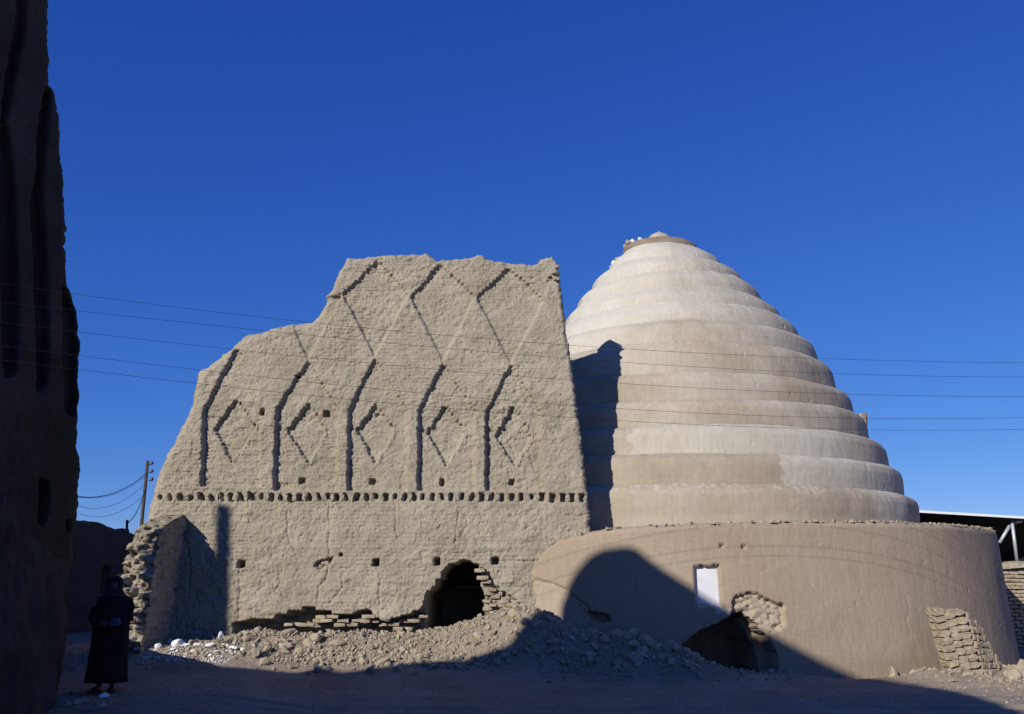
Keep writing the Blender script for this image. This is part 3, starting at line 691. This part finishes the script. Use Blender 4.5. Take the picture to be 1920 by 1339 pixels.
# ---------------------------------------------------------------- ruins behind and beside the viewer (out of frame) that shade the yard
sa, ca = math.sin(AZ), math.cos(AZ); tE = math.tan(EL)
def surf_hit(px, py):
    a, b, c = [float(v) for v in ray(px, py)]; ts = np.arange(10, 26, .02); x = a*ts; y = b*ts; z = H+c*ts
    hit = (z < gz(x, y, False)) | (np.hypot(x-AX, y-AY) < 7.97-.055*z) | ((y > WY0+WB*z) & (x < 1.2))
    i = int(np.argmax(hit)); return x[i], y[i], z[i]
def shade_pt(x, y, z, v0): # -> (u, height) on the vertical plane v = v0 that shades the point
    u = x*ca - y*sa; v = x*sa + y*ca; return u, z + (v-v0)*tE
V0 = -3.0
sh = []
for p in [(20, 1250), (100, 1250), (170, 1252), (250, 1251), (330, 1250), (420, 1252), (500, 1256), (560, 1260), (600, 1253), (650, 1261), (700, 1256), (760, 1246), (830, 1240), (870, 1238), (920, 1222), (960, 1206),
          (1046, 1160), (1052, 1140), (1064, 1105), (1078, 1078), (1095, 1056), (1112, 1042), (1135, 1030), (1160, 1026), (1180, 1026), (1198, 1032), (1220, 1050), (1250, 1072), (1300, 1103), (1352, 1135), (1400, 1163), (1470, 1203), (1540, 1240), (1600, 1268),
          (1660, 1276), (1720, 1284), (1790, 1296), (1850, 1312), (1920, 1336), (2020, 1380)]:
    sh.append(shade_pt(*[float(v) for v in surf_hit(*p)], V0))
sh.sort(); hu = np.array([p[0] for p in sh]); hz = np.array([p[1] for p in sh])
def ruin(name, u0, u1, v0, th, hfun, label, cat, mat=M_TOWER, step=.08):
    us = np.arange(u0, u1+step, step); hs = np.array([hfun(u) for u in us])
    nz = 60; V = []; 
    for back in (0, 1):
        for i, u in enumerate(us):
            for j in range(nz+1):
                z = -.4+(hs[i]+.4)*j/nz; v = v0 - back*th
                w = .06*float(fbm(u*2, z*2, seed=210+back)) if 0 < i < len(us)-1 else 0
                v += (-.25*(hs[i]-z)*.12 if back else 0) + w
                V.append((u*ca+v*sa, -u*sa+v*ca, z))
    n_, m_ = len(us), nz+1
    A = np.array(V).reshape(2, n_, m_, 3)
    Vs, Fs = slab(A[0], A[1], np.ones((n_-1, m_-1), bool), n_, m_)
    o = link(name, mesh_np(name, Vs, Fs), mat); tag(o, label, cat); return o
def h_main(u): return float(np.interp(u, hu, hz)) + .04*float(fbm(u*2.5, .5, seed=222))
print('shade profile', [(round(a, 1), round(b, 1)) for a, b in sh])
ruin('ruined_house', hu[0]-3, hu[-1], V0, 3.5, h_main, 'broken mud brick building behind the viewer that shades the yard', 'building')
# chimney stack on it, whose shadow stands on the wall
x0, z0 = wall_pt(421, 942); yy = WY0+WB*z0; cu, ch = shade_pt(x0, yy, z0, V0-.3)
mb = MB(); cx, cy = cu*ca+(V0-.5)*sa, -cu*sa+(V0-.5)*ca
mb.tube([(cx+.14*(6-q)*.5*ca, cy-.14*(6-q)*.5*sa, ch-3.2*(6-q)/6) for q in range(7)], [.15, .15, .148, .145, .14, .138, .13], 8)
tag(mb.build('chimney_stack', M_TOWER), 'slim mud chimney standing on the broken building behind the viewer', 'chimney')

# ---------------------------------------------------------------- alley houses on the left
def house_wall(name, x0, x1, y0, y1, topf, label, mat, th=.5, holes=()):
    ns = 90; nzz = 60; L = math.hypot(x1-x0, y1-y0); nxn = ((y1-y0)/L, -(x1-x0)/L)
    U, Tt = np.meshgrid(np.linspace(0, 1, ns), np.linspace(0, 1, nzz), indexing='ij')
    tp = topf(U); Zh = -.2+(tp+.2)*Tt
    d = .04*fbm(U*L*1.5, Zh*1.5, seed=len(label))+.012*fbm(U*L*8, Zh*8, seed=3)
    for (a, b, c, e) in holes: d += .25*((U > a) & (U < b) & (Zh > c) & (Zh < e))
    Xh = x0+(x1-x0)*U; Yh = y0+(y1-y0)*U
    Fv = np.stack([Xh-nxn[0]*d, Yh-nxn[1]*d, Zh], -1); Bv = np.stack([Xh-nxn[0]*th, Yh-nxn[1]*th, Zh], -1)
    Vv, Fq = slab(Fv, Bv, np.ones((ns-1, nzz-1), bool), ns, nzz)
    o = link(name, mesh_np(name, Vv, Fq), mat); tag(o, label, 'wall'); return o
def zat(py, Y): return float(at_y(200, py, Y)[2])
def xat(px, Y): return float(at_y(px, 1100, Y)[0])
Yh = 23.0
house_wall('alley_wall', xat(60, Yh), xat(212, Yh), Yh, Yh+1.5, lambda U: np.interp(U*152+60, [60, 140, 165, 190, 205, 212], [zat(p, Yh) for p in (970, 975, 985, 996, 1003, 1006)])+.05*fbm(U*20, 0*U, seed=4), 'shaded plastered alley wall with a narrow slit window, behind the dark figure', M_HOUSE, holes=[(.64, .71, zat(1112, Yh), zat(1062, Yh))])
Yh = 26.0
house_wall('alley_wall', xat(192, Yh), xat(300, Yh), Yh, Yh, lambda U: np.interp(U*108+192, [192, 204, 205, 217, 218, 232, 250, 251, 262, 300], [zat(p, Yh) for p in (999, 992, 992, 990, 996, 1002, 1004, 996, 994, 994)]), 'far alley wall with a notched parapet catching the sun, left of the diamond patterned wall', M_HOUSE)
mbp = MB(); xm = xat(212, 24.5); mbp.box((xm, 24.6, zat(1000, 24.5)/2+.2), (.32, .9, zat(992, 24.5)-.4), Matrix.Rotation(.5, 3, 'Z'), jit=.03)
tag(mbp.build('parapet_pier', M_HOUSE), 'small square parapet pier with one sunlit side above the alley', 'pier')

# ---------------------------------------------------------------- poles and wires
up = empty('utility_pole', (*at_y(272, 985, 30.0)[:2], 0)); tag(up, 'weathered wooden utility pole with insulators behind the left shoulder of the diamond patterned wall', 'pole')
pb_ = Vector(at_y(270.5, 985, 30.0)); pt_ = Vector(at_y(277, 864, 30.0)); pb_.z = 0; pb_.x = pt_.x
mb = MB(); mb.tube([pb_, pb_.lerp(pt_, .5), pt_], [.062, .058, .050], 10); mb.build('post', M_POLE, up, True)
for k, yy in enumerate((871, 886, 901)):
    p = Vector(at_y(279, yy, 30.0)); mb = MB(); mb.tube([p, p+Vector((.09, 0, 0)), p+Vector((.10, 0, .02))], .015, 6)
    mb.build('insulator_pin', M_WIRE, up); mb = MB(); mb.tube([p+Vector((.10, 0, 0)), p+Vector((.10, 0, .05)), p+Vector((.10, 0, .11))], [.05, .06, .03], 8); mb.build('insulator', M_PORC, up, True)
sp_ = empty('small_pole', (*at_y(238, 1000, 25.0)[:2], 0)); tag(sp_, 'short thin service pole on the sunlit alley parapet', 'pole')
a = Vector(at_y(237.5, 1003, 25.9)); b = Vector(at_y(238.5, 975, 25.9)); mb = MB(); mb.tube([a, b], .035, 6); mb.build('post', M_POLE, sp_)
mb = MB(); mb.tube([Vector(at_y(236, 979, 25.9)), Vector(at_y(242, 979, 25.9))], .025, 6); mb.build('crossbar', M_POLE, sp_)
def wire(pts3, r, label, group, n=5):
    mb = MB(); mb.tube(pts3, r, n); o = mb.build('overhead_wire', M_WIRE, None, True); tag(o, label, 'wire', group); return o
def sag_line(p0, p1, sag, n=24): return [Vector(p0).lerp(Vector(p1), i/n) - Vector((0, 0, sag*4*(i/n)*(1-i/n))) for i in range(n+1)]
for k, (ya, yb) in enumerate([((277, 886), (148, 931)), ((277, 890), (148, 932)), ((275, 905), (148, 949)), ((274, 925), (148, 963))]):
    wire(sag_line(at_y(*ya, 30), at_y(*yb, 27), .28 if k < 2 else .35, 16), .012 if k == 0 else .006, ['thickest of the slack wires between the wooden pole and the dark ruin', 'thin wire hung just under the thickest slack wire beside the dark ruin', 'middle slack wire between the wooden pole and the dark ruin', 'lowest slack wire between the wooden pole and the dark ruin'][k], 'slack wires over the alley')
wire(sag_line(at_y(274, 915, 30), at_y(239, 979, 25.9), .25, 16), .012, 'drop wire from the wooden pole down to the short service pole', 'slack wires over the alley')
WP = [[(147, 552), (520, 599), (1067, 646), (1536, 673), (1920, 680)], [(147, 583), (420, 612), (1072, 673), (1561, 700), (1920, 707)], [(147, 622), (400, 652), (1162, 718), (1587, 740), (1920, 743)],
      [(147, 667), (370, 693), (1165, 767), (1627, 784), (1920, 783)], [(147, 693), (360, 718), (1165, 789), (1630, 806), (1920, 805)]]
WN = ['highest', 'second highest', 'middle', 'second lowest', 'lowest']
for k, w in enumerate(WP):
    xs = np.array([p[0] for p in w]); ys = np.array([p[1] for p in w]); co = np.polyfit(xs, ys, 3)
    P3 = []
    for px_ in range(-420, 2300, 60):
        # plan line of the wires: nearer on the left, farther on the right
        a_, b_, c_ = [float(v) for v in ray(px_, np.polyval(co, np.clip(px_, -100, 2000)))]
        # line Y = 12.2 + 0.36 X
        t = 13.95/(b_-.12*a_)
        P3.append((a_*t, b_*t, H+c_*t))
    wire(P3, .0029, WN[k]+' of the five long wires crossing in front of wall and cone', 'long wires crossing the view')

# ---------------------------------------------------------------- shed and wall on the right
shed = empty('metal_shed_roof', (17, 30, 0)); tag(shed, 'dark open shed with a pale roof edge behind the right end of the drum', 'shed')
rl = Vector(at_y(1690, 958, 28)); rr2 = Vector(at_y(2150, 985, 28))
dv = Vector((0, 8, -.8))
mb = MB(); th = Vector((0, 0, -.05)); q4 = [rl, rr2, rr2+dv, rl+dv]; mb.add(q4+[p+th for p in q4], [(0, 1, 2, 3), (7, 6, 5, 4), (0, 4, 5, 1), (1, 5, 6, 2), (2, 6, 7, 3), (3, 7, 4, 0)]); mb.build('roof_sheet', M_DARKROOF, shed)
mb = MB(); mid = (rl+rr2)/2; L = (rr2-rl).length; ang = math.atan2(rr2.z-rl.z, rr2.x-rl.x)
mb.box(mid+Vector((0, -.04, .01)), (L, .06, .07), Matrix.Rotation(-ang, 3, 'Y')); mb.build('roof_edge', M_ROOF, shed)
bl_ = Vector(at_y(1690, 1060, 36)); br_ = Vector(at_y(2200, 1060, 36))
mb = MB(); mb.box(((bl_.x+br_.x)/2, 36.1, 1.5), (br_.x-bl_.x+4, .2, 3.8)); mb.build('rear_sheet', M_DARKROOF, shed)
for (a, b) in [((1897, 975), (1907, 1052)), ((1893, 986), (1874, 1018)), ((1902, 979), (1916, 977)), ((1960, 985), (1968, 1055)), ((1955, 990), (1925, 1020))]:
    mb = MB(); mb.tube([Vector(at_y(*a, 28.2)), Vector(at_y(*b, 28.2))], .05, 8); mb.build('truss_bar', M_STEEL, shed, True)
gx0, gx1 = xat(1862, 25.5), xat(2100, 25.5)
def topR(U): return zat(1056, 25.5)+.10*smooth(.1, .3, U)+.03*fbm(U*30, 0*U, seed=6)
bw_ = empty('brick_boundary_wall', (gx0, 25.5, 0)); tag(bw_, 'mud brick boundary wall with a plastered top under the dark shed', 'wall')
yw = 25.5; core = MB(); ht = zat(1060, yw)
core.box(((gx0+gx1)/2, yw+.35, ht/2-.1), (gx1-gx0, .5, ht)); core.build('wall_core', M_HOUSE, bw_)
cop = MB()
for k in range(14): 
    xx = gx0+(gx1-gx0)*(k+.5)/14; cop.box((xx, yw+.3, ht-.04+.06*min(1, k/3)), ((gx1-gx0)/14+.03, .72, .16), jit=.02)
cop.build('coping', M_CLOD, bw_)
bb = [lump_mesh('brick', (.25, .14, .085), 600+k, .2) for k in range(4)]
for t_ in bb: t_.materials.append(M_BRICK)
for i in range(int(ht/.10)-1):
    for j in range(11):
        xx = gx0+.1+j*.265+(.13 if i % 2 else 0)
        if xx > xat(1945, yw): continue
        o = bpy.data.objects.new('brick', random.choice(bb)); COL.objects.link(o); o.parent = bw_
        o.location = Vector((xx, yw+.07, ht-.2-i*.10+random.uniform(-.008, .008)))-bw_.location; o.rotation_euler = (0, random.uniform(-.04, .04), random.uniform(-.08, .08))

# ---------------------------------------------------------------- rubble
def rock_proto(seed, sub=1):
    import bmesh
    bm = bmesh.new(); bmesh.ops.create_icosphere(bm, subdivisions=sub, radius=.5)
    rr = random.Random(seed); V = []
    cuts = [(Vector((rr.gauss(0, 1), rr.gauss(0, 1), rr.gauss(0, 1))).normalized(), rr.uniform(.22, .40)) for _ in range(7)]
    for v in bm.verts:
        p = v.co.copy()
        for nrm, dist in cuts:
            e = p.dot(nrm)-dist
            if e > 0: p -= nrm*e
        p += Vector([rr.uniform(-.03, .03) for _ in range(3)]); v.co = p
    V = np.array([v.co[:] for v in bm.verts]); Fc = np.array([[w.index for w in f.verts] for f in bm.faces]); bm.free()
    return V, Fc
def box_proto(seed):
    rr = random.Random(seed); v = np.array([(x*.5, y*.36, z*.17) for x in (-1, 1) for y in (-1, 1) for z in (-1, 1)])+np.array([[rr.uniform(-.07, .07) for _ in range(3)] for _ in range(8)])
    q = [(0, 1, 3, 2), (4, 6, 7, 5), (0, 4, 5, 1), (2, 3, 7, 6), (0, 2, 6, 4), (1, 5, 7, 3)]
    return v, np.array([t for a, b, c, d in q for t in ((a, b, c), (a, c, d))])
PR1 = [rock_proto(k, 1) for k in range(8)]+[box_proto(k) for k in range(5)]; PR2 = [rock_proto(50+k, 2) for k in range(10)]
def rotm(n):
    q = RNG.normal(size=(n, 4)); q /= np.linalg.norm(q, axis=1)[:, None]; w, x, y, z = q.T
    return np.stack([1-2*(y*y+z*z), 2*(x*y-z*w), 2*(x*z+y*w), 2*(x*y+z*w), 1-2*(x*x+z*z), 2*(y*z-x*w), 2*(x*z-y*w), 2*(y*z+x*w), 1-2*(x*x+y*y)], -1).reshape(n, 3, 3)
def scatter(name, P, S, mat, protos, label, cat, sink=.15):
    Vs, Fs, off = [], [], 0; R = rotm(len(P)); asp = RNG.uniform(.55, 1.1, size=(len(P), 3)); ids = RNG.randint(len(protos), size=len(P))
    for i in range(len(P)):
        v, f = protos[ids[i]]; w = (v*asp[i]*S[i]) @ R[i].T + P[i]; w[:, 2] += S[i]*(.3-sink); Vs.append(w); Fs.append(f+off); off += len(v)
    o = link(name, mesh_np(name, np.vstack(Vs), np.vstack(Fs), False), mat); tag(o, label, cat, kind='stuff'); return o
def pts_in(n, fx, fy, dens=None):
    x = RNG.uniform(*fx, n); y = RNG.uniform(*fy, n); 
    if dens is not None: k = RNG.rand(n) < dens(x, y); x, y = x[k], y[k]
    d = np.hypot(x-AX, y-AY); k = (d > 7.95) & ~((y > 18.3) & (x < 1.6)); x, y = x[k], y[k]
    return np.stack([x, y, gz(x, y)], -1)
def heap_d(x, y): return np.clip((gz(x, y, False)-.30)*5, 0, 1)
P = pts_in(13000, (-5.9, 1.0), (16.3, 18.3), lambda x, y: .06*smooth(16.3, 16.8, y)+.94*smooth(16.75, 17.15, y+.35*smooth(-2.5, .5, x))*(1-.55*smooth(-1.2, -.5, x)*noise(x*2.2, y*2.2, seed=67)*1.4)); 
scatter('rubble', P, np.clip(RNG.lognormal(-3.25, .58, len(P)), .018, .14), M_CLOD, PR1, 'loose mud brick rubble banked along the foot of the diamond patterned wall', 'rubble')
P = pts_in(9000, (.4, 6.4), (15.4, 18.0), lambda x, y: np.clip((gz(x, y, False)-.10)*3, 0, 1))
scatter('rubble', P, np.clip(RNG.lognormal(-3.15, .58, len(P)), .02, .17), M_CLOD, PR1, 'shaded heap of mud rubble between the collapsed hole and the drum', 'rubble')
right_d = lambda x, y: np.clip(smooth(6.6, 8.0, x)*smooth(15.3, 16.6, y), 0, 1)*(.15+.85*noise(x*1.3, y*1.3, seed=66))
P = pts_in(9000, (6.2, 13.5), (15.2, 19.8), right_d)
scatter('rubble', P, np.clip(RNG.lognormal(-3.15, .62, len(P)), .018, .17), M_CLOD, PR1, 'sunlit rubble around the leaning brick stub at the right', 'rubble')
P = pts_in(6500, (-9, 11), (11.8, 17.2)); scatter('gravel', P, np.clip(RNG.lognormal(-4.0, .45, len(P)), .01, .045), M_CLOD, PR1, 'loose pebbles and crumbs strewn over the dirt yard', 'gravel', .25)
P = pts_in(700, (-7.6, -5.2), (16.0, 17.8)); scatter('gravel', P, np.clip(RNG.lognormal(-3.4, .5, len(P)), .015, .09), M_CLOD, PR1, 'crumbs fallen around the foot of the broken cross wall', 'gravel', .25)
rockme = []
for k, (v, f) in enumerate(PR2):
    me = mesh_np('mud_clod', v, f, False); me.materials.append(M_CLOD); rockme.append(me)
def clods(n, fx, fy, lo, hi, label, group, dens=None, mats=None):
    Pn = pts_in(n*8, fx, fy, dens)[:n]
    for p in Pn:
        s = random.uniform(lo, hi)*random.choice((.8, .9, 1, 1.25)); o = bpy.data.objects.new('mud_clod', random.choice(rockme)); COL.objects.link(o)
        o.location = (p[0], p[1], p[2]+s*.15); o.scale = (s*random.uniform(.8, 1.4), s*random.uniform(.7, 1.1), s*random.uniform(.5, .9)); o.rotation_euler = (random.uniform(-.5, .5), random.uniform(-.5, .5), random.uniform(0, 6.3))
        tag(o, ('broad ' if o.scale.x > 1.35*o.scale.y else '')+('flat ' if o.scale.z < .6*o.scale.x else '')+label, 'clod', group)
clods(80, (-5.7, .9), (16.6, 18.1), .12, .22, 'larger mud brick clod lying in the sunlit rubble below the diamond patterned wall', 'clods below the diamond patterned wall')
clods(60, (.6, 5.8), (15.7, 17.6), .13, .28, 'larger clod in the shaded heap in front of the drum', 'clods in the shaded heap', heap_d if False else (lambda x, y: np.clip((gz(x, y, False)-.15)*3, 0, 1)))
clods(36, (7.0, 12.0), (15.9, 18.4), .13, .30, 'larger clod in the sunlit rubble near the leaning brick stub', 'clods near the leaning brick stub', right_d)
def clod_at(px, py, size, label, mat=None, z=.3, rot=0, flat=.8, wide=1.0):
    x_, y_, _q = surf_hit(px, py); z = float(gz(x_, y_))
    me = random.choice(rockme)
    if mat: me = me.copy(); me.materials.clear(); me.materials.append(mat)
    o = bpy.data.objects.new('mud_clod' if mat is None else 'plaster_lump', me); COL.objects.link(o)
    o.location = (float(x_), float(y_), z+size*.33*flat); o.scale = (size*wide, size*.8, size*max(flat, .5)*(1.25 if mat else 1)); o.rotation_euler = (random.uniform(-.3, .3), random.uniform(-.3, .3), rot)
    tag(o, label, 'clod' if mat is None else 'plaster lump'); return o
clod_at(636, 1212, .34, 'broad flat clod at the front of the rubble below the diamond patterned wall', flat=.6, wide=1.2)
clod_at(590, 1205, .24, 'rounded clod left of the broad flat one in the sunlit rubble')
clod_at(1743, 1248, .26, 'round clod topping the rubble left of the leaning brick stub')
clod_at(1670, 1262, .36, 'squared mud block at the edge of the yard shadow right of the drum', flat=.9)
clod_at(1915, 1262, .36, 'big clod at the right margin beyond the brick stub')
clod_at(1905, 1275, .30, 'clod just below the big one at the right margin')
# white plaster waste beside the cross wall
ORD = 'first second third fourth fifth sixth seventh eighth ninth tenth eleventh twelfth thirteenth fourteenth fifteenth sixteenth seventeenth eighteenth'.split()
wl = ['tallest upright white plaster shard at the foot of the broken cross wall']
SCW = .72
spec = [(412, 1208, .24, 1.2, .6), (296, 1214, .20, .8, 1.1), (318, 1206, .22, .9, 1.0), (332, 1212, .24, .8, 1.3), (350, 1214, .20, .5, 1.4), (372, 1212, .22, .4, 1.3), (345, 1200, .20, .5, 1.2), (378, 1196, .22, .35, 1.4), (392, 1216, .24, .5, 1.4),
        (436, 1220, .22, .4, 1.5), (455, 1220, .20, .3, 1.3), (470, 1221, .18, .25, 1.3), (324, 1220, .16, .4, 1.4), (362, 1222, .14, .3, 1.4), (305, 1208, .14, .8, 1.0), (404, 1222, .14, .4, 1.6), (385, 1206, .16, .5, 1.1), (426, 1213, .13, .7, 1.0)]
for k, (a, b, s, fl, wd) in enumerate(spec):
    o = clod_at(a, b, s*SCW, wl[0] if k == 0 else ORD[sorted(q[0] for q in spec).index(a)]+' white plaster lump counted from the left in the dumped waste', M_RUBWH, .3, random.uniform(-.4, .4), fl, wd)
    o['category'] = 'plaster lump'
    if k: o['group'] = 'white plaster waste by the cross wall'
P = pts_in(500, (-6.5, -4.9), (16.4, 17.3)); scatter('plaster_crumbs', P, np.clip(RNG.lognormal(-3.7, .5, len(P)), .01, .05), M_RUBWH, PR1, 'white plaster crumbs scattered in front of the dumped plaster lumps', 'crumbs', .2)
for k, (a, b, s) in enumerate([(196, 1308, .13), (150, 1320, .20), (178, 1332, .20), (140, 1296, .16), (214, 1300, .14), (120, 1325, .22)]):
    o = clod_at(a, b, s, ORD[(4, 2, 3, 1, 5, 0)[k]]+' stone from the left in the shade around the feet of the dark figure', M_RUBWH if k == 0 else None, 0, random.uniform(0, 3), .35, 1.4); o['group'] = 'stones near the dark figure'; o['category'] = 'stone'; o.name = 'stone'

# ---------------------------------------------------------------- the standing figure
PX, PY, _ = at_y(196, 1298, 13.8); PX, PY = float(PX), float(PY)
PZ = float(gz(PX, PY))
man = empty('person', (PX, PY, PZ)); man.scale = (.93, .93, .915); tag(man, 'person in a long black coat and dark headscarf standing with hands folded in the shade', 'person')
def skin_obj(name, verts, edges, radii, mat, parent, sub=2):
    import bmesh
    bm = bmesh.new(); ly = bm.verts.layers.skin.verify(); vs = [bm.verts.new(p) for p in verts]
    for i, v in enumerate(vs):
        v[ly].radius = (radii[i], radii[i]); v[ly].use_root = (i == 0)
    for a, b in edges: bm.edges.new((vs[a], vs[b]))
    me = bpy.data.meshes.new(name); bm.to_mesh(me); bm.free()
    o = bpy.data.objects.new(name, me); COL.objects.link(o); o.parent = parent
    s = o.modifiers.new('skin', 'SKIN'); s.use_smooth_shade = True; ss = o.modifiers.new('sub', 'SUBSURF'); ss.levels = sub; ss.render_levels = sub
    me.materials.append(mat); return o
# local: x right in picture, -y towards the viewer
bv = [(0, 0, .95), (0, .02, 1.15), (0, .02, 1.33), (0, 0, 1.46), (0, -.01, 1.53), (0, -.02, 1.62), (0, -.015, 1.70),
      (-.17, .01, 1.40), (-.24, .0, 1.14), (-.10, -.19, 1.06), (.17, .01, 1.40), (.25, .0, 1.14), (.12, -.20, 1.04),
      (-.09, 0, .85), (-.10, -.01, .48), (-.10, .01, .09), (-.11, -.12, .04), (.09, 0, .85), (.10, -.02, .48), (.11, .01, .09), (.13, -.12, .04), (-.03, -.235, 1.045), (.05, -.245, 1.03)]
be = [(0, 1), (1, 2), (2, 3), (3, 4), (4, 5), (5, 6), (2, 7), (7, 8), (8, 9), (2, 10), (10, 11), (11, 12), (0, 13), (13, 14), (14, 15), (15, 16), (0, 17), (17, 18), (18, 19), (19, 20), (9, 21), (12, 22)]
brr = [.10, .10, .10, .05, .055, .098, .085, .075, .05, .035, .075, .05, .035, .09, .06, .04, .035, .09, .06, .04, .035, .03, .03]
skin_obj('body', bv, be, brr, M_SKIN, man)
def loft(name, rings, mat, parent, n=40, folds=0.0, seed=0):
    V = []; Fc = []
    for k, (cx_, cy_, z, rx, ry) in enumerate(rings):
        for i in range(n):
            a = 2*math.pi*i/n; f = 1+folds*(k/len(rings))*(math.sin(a*7+seed)+.6*math.sin(a*11+1.3+k*.1))
            V.append((cx_+rx*f*math.cos(a), cy_+ry*f*math.sin(a), z))
    for k in range(len(rings)-1):
        for i in range(n): Fc.append((k*n+i, (k+1)*n+i, (k+1)*n+(i+1) % n, k*n+(i+1) % n))
    me = bpy.data.meshes.new(name); me.from_pydata(V, [], Fc); me.update(); me.polygons.foreach_set('use_smooth', [True]*len(Fc))
    o = bpy.data.objects.new(name, me); COL.objects.link(o); o.parent = parent; me.materials.append(mat)
    s = o.modifiers.new('thick', 'SOLIDIFY'); s.thickness = .012; s.offset = 1; return o
loft('coat', [(0, 0, 1.52, .085, .08), (0, .01, 1.50, .12, .10), (0, .01, 1.465, .19, .13), (0, .01, 1.41, .25, .155), (0, .01, 1.30, .265, .185), (0, 0, 1.15, .265, .19), (0, 0, 1.0, .262, .185), (0, 0, .8, .27, .20), (0, 0, .6, .28, .215), (0, 0, .4, .29, .225), (0, 0, .25, .305, .235), (0, 0, .16, .31, .24)], M_COAT, man, folds=.05)
for s in (-1, 1):
    sl_ = [Vector((s*.20, 0, 1.41)), Vector((s*.27, -.01, 1.27)), Vector((s*.285, -.03, 1.13)), Vector((s*.20, -.15, 1.07)), Vector((s*.10, -.225, 1.05))]
    mb = MB(); mb.tube(sl_, [.085, .08, .075, .066, .055], 14); o = mb.build('sleeve', M_COAT, None, True); o.parent = man
# hands with fingers, folded at the waist
def hand(side):
    base = Vector((side*.07, -.245, 1.045)); v = [base, base+Vector((-side*.045, -.012, -.004))]; e = [(0, 1)]; r = [.026, .028]
    o = skin_obj('hand', [tuple(p) for p in v], e, r, M_SKIN, man)
    for k in range(4):
        p0 = base+Vector((-side*.05, -.02, .022-k*.016)); L = (.030, .036, .034, .026)[k]
        fv = [p0, p0+Vector((-side*L, -.008, -.002)), p0+Vector((-side*(L*1.7), .006, -.010)), p0+Vector((-side*(L*2.0), .022, -.016))]
        fo = skin_obj('finger', [tuple(p) for p in fv], [(0, 1), (1, 2), (2, 3)], [.009, .0085, .008, .007], M_SKIN, o, 1)
    p0 = base+Vector((-side*.015, -.02, .025)); fv = [p0, p0+Vector((-side*.025, -.018, .018)), p0+Vector((-side*.05, -.02, .02))]
    skin_obj('thumb', [tuple(p) for p in fv], [(0, 1), (1, 2)], [.012, .010, .008], M_SKIN, o, 1)
hand(-1); hand(1)
# headscarf: hood open at the face, falling on the shoulders
V = []; Fc = []; nA, nB = 36, 18
for j in range(nB):
    t = j/(nB-1)
    for i in range(nA):
        a = 2*math.pi*i/nA; front = max(0, -math.sin(a))
        if t < .6:
            th_ = t/.6*math.pi*.62; r = math.sin(th_)*.118+.002; z = 1.665+math.cos(th_)*.125
        else:
            q_ = (t-.6)/.4; r = .112+.03*q_**1.3; z = 1.618-.16*q_
        yy = r*math.sin(a)*1.08; 
        if .30 < t < .72 and front > .62: yy *= .55
        V.append((r*math.cos(a)*(1+.35*max(0, (t-.7)/.3)), yy-.012, z))
for j in range(nB-1):
    for i in range(nA):
        t = (j+.5)/(nB-1); a = 2*math.pi*(i+.5)/nA
        if .33 < t < .66 and -math.sin(a) > .72: continue
        Fc.append((j*nA+i, (j+1)*nA+i, (j+1)*nA+(i+1) % nA, j*nA+(i+1) % nA))
me = bpy.data.meshes.new('headscarf'); me.from_pydata(V, [], Fc); me.update(); me.polygons.foreach_set('use_smooth', [True]*len(Fc)); me.materials.append(M_SCARF)
o = bpy.data.objects.new('headscarf', me); COL.objects.link(o); o.parent = man; s = o.modifiers.new('t', 'SOLIDIFY'); s.thickness = .01
# face features
mb = MB(); mb.tube([(0, -.108, 1.655), (0, -.128, 1.625), (0, -.112, 1.615)], [.008, .016, .012], 8); o = mb.build('nose', M_SKIN, None, True); o.parent = man
for s in (-1, 1):
    mb = MB(); mb.tube([(s*.045, -.100, 1.655), (s*.032, -.108, 1.657), (s*.020, -.103, 1.655)], [.004, .009, .004], 8); o = mb.build('eye', M_SHOE, None, True); o.parent = man
mb = MB(); mb.tube([(-.024, -.100, 1.59), (0, -.110, 1.588), (.024, -.100, 1.59)], [.004, .008, .004], 8); o = mb.build('mouth', M_SKIN, None, True); o.parent = man
for s in (-1, 1):
    mb = MB(); mb.tube([(s*.115, .05, .045), (s*.118, -.02, .05), (s*.125, -.10, .045), (s*.13, -.155, .032)], [.035, .046, .045, .022], 12); o = mb.build('shoe', M_SHOE, None, True); o.parent = man
bag = empty('cloth_bundle', (PX+.26, PY-.2, PZ+1.02)); bag.name = 'cloth_bundle'
bm_ = lump_mesh('cloth_bundle', (.12, .10, .10), 901, .3)
bpy.data.objects.remove(bag); o = link('cloth_bundle', bm_, M_BAG); o.location = (PX+.17, PY-.27, PZ+.98); tag(o, 'small bluish cloth bundle held at the waist by the dark figure', 'bundle')
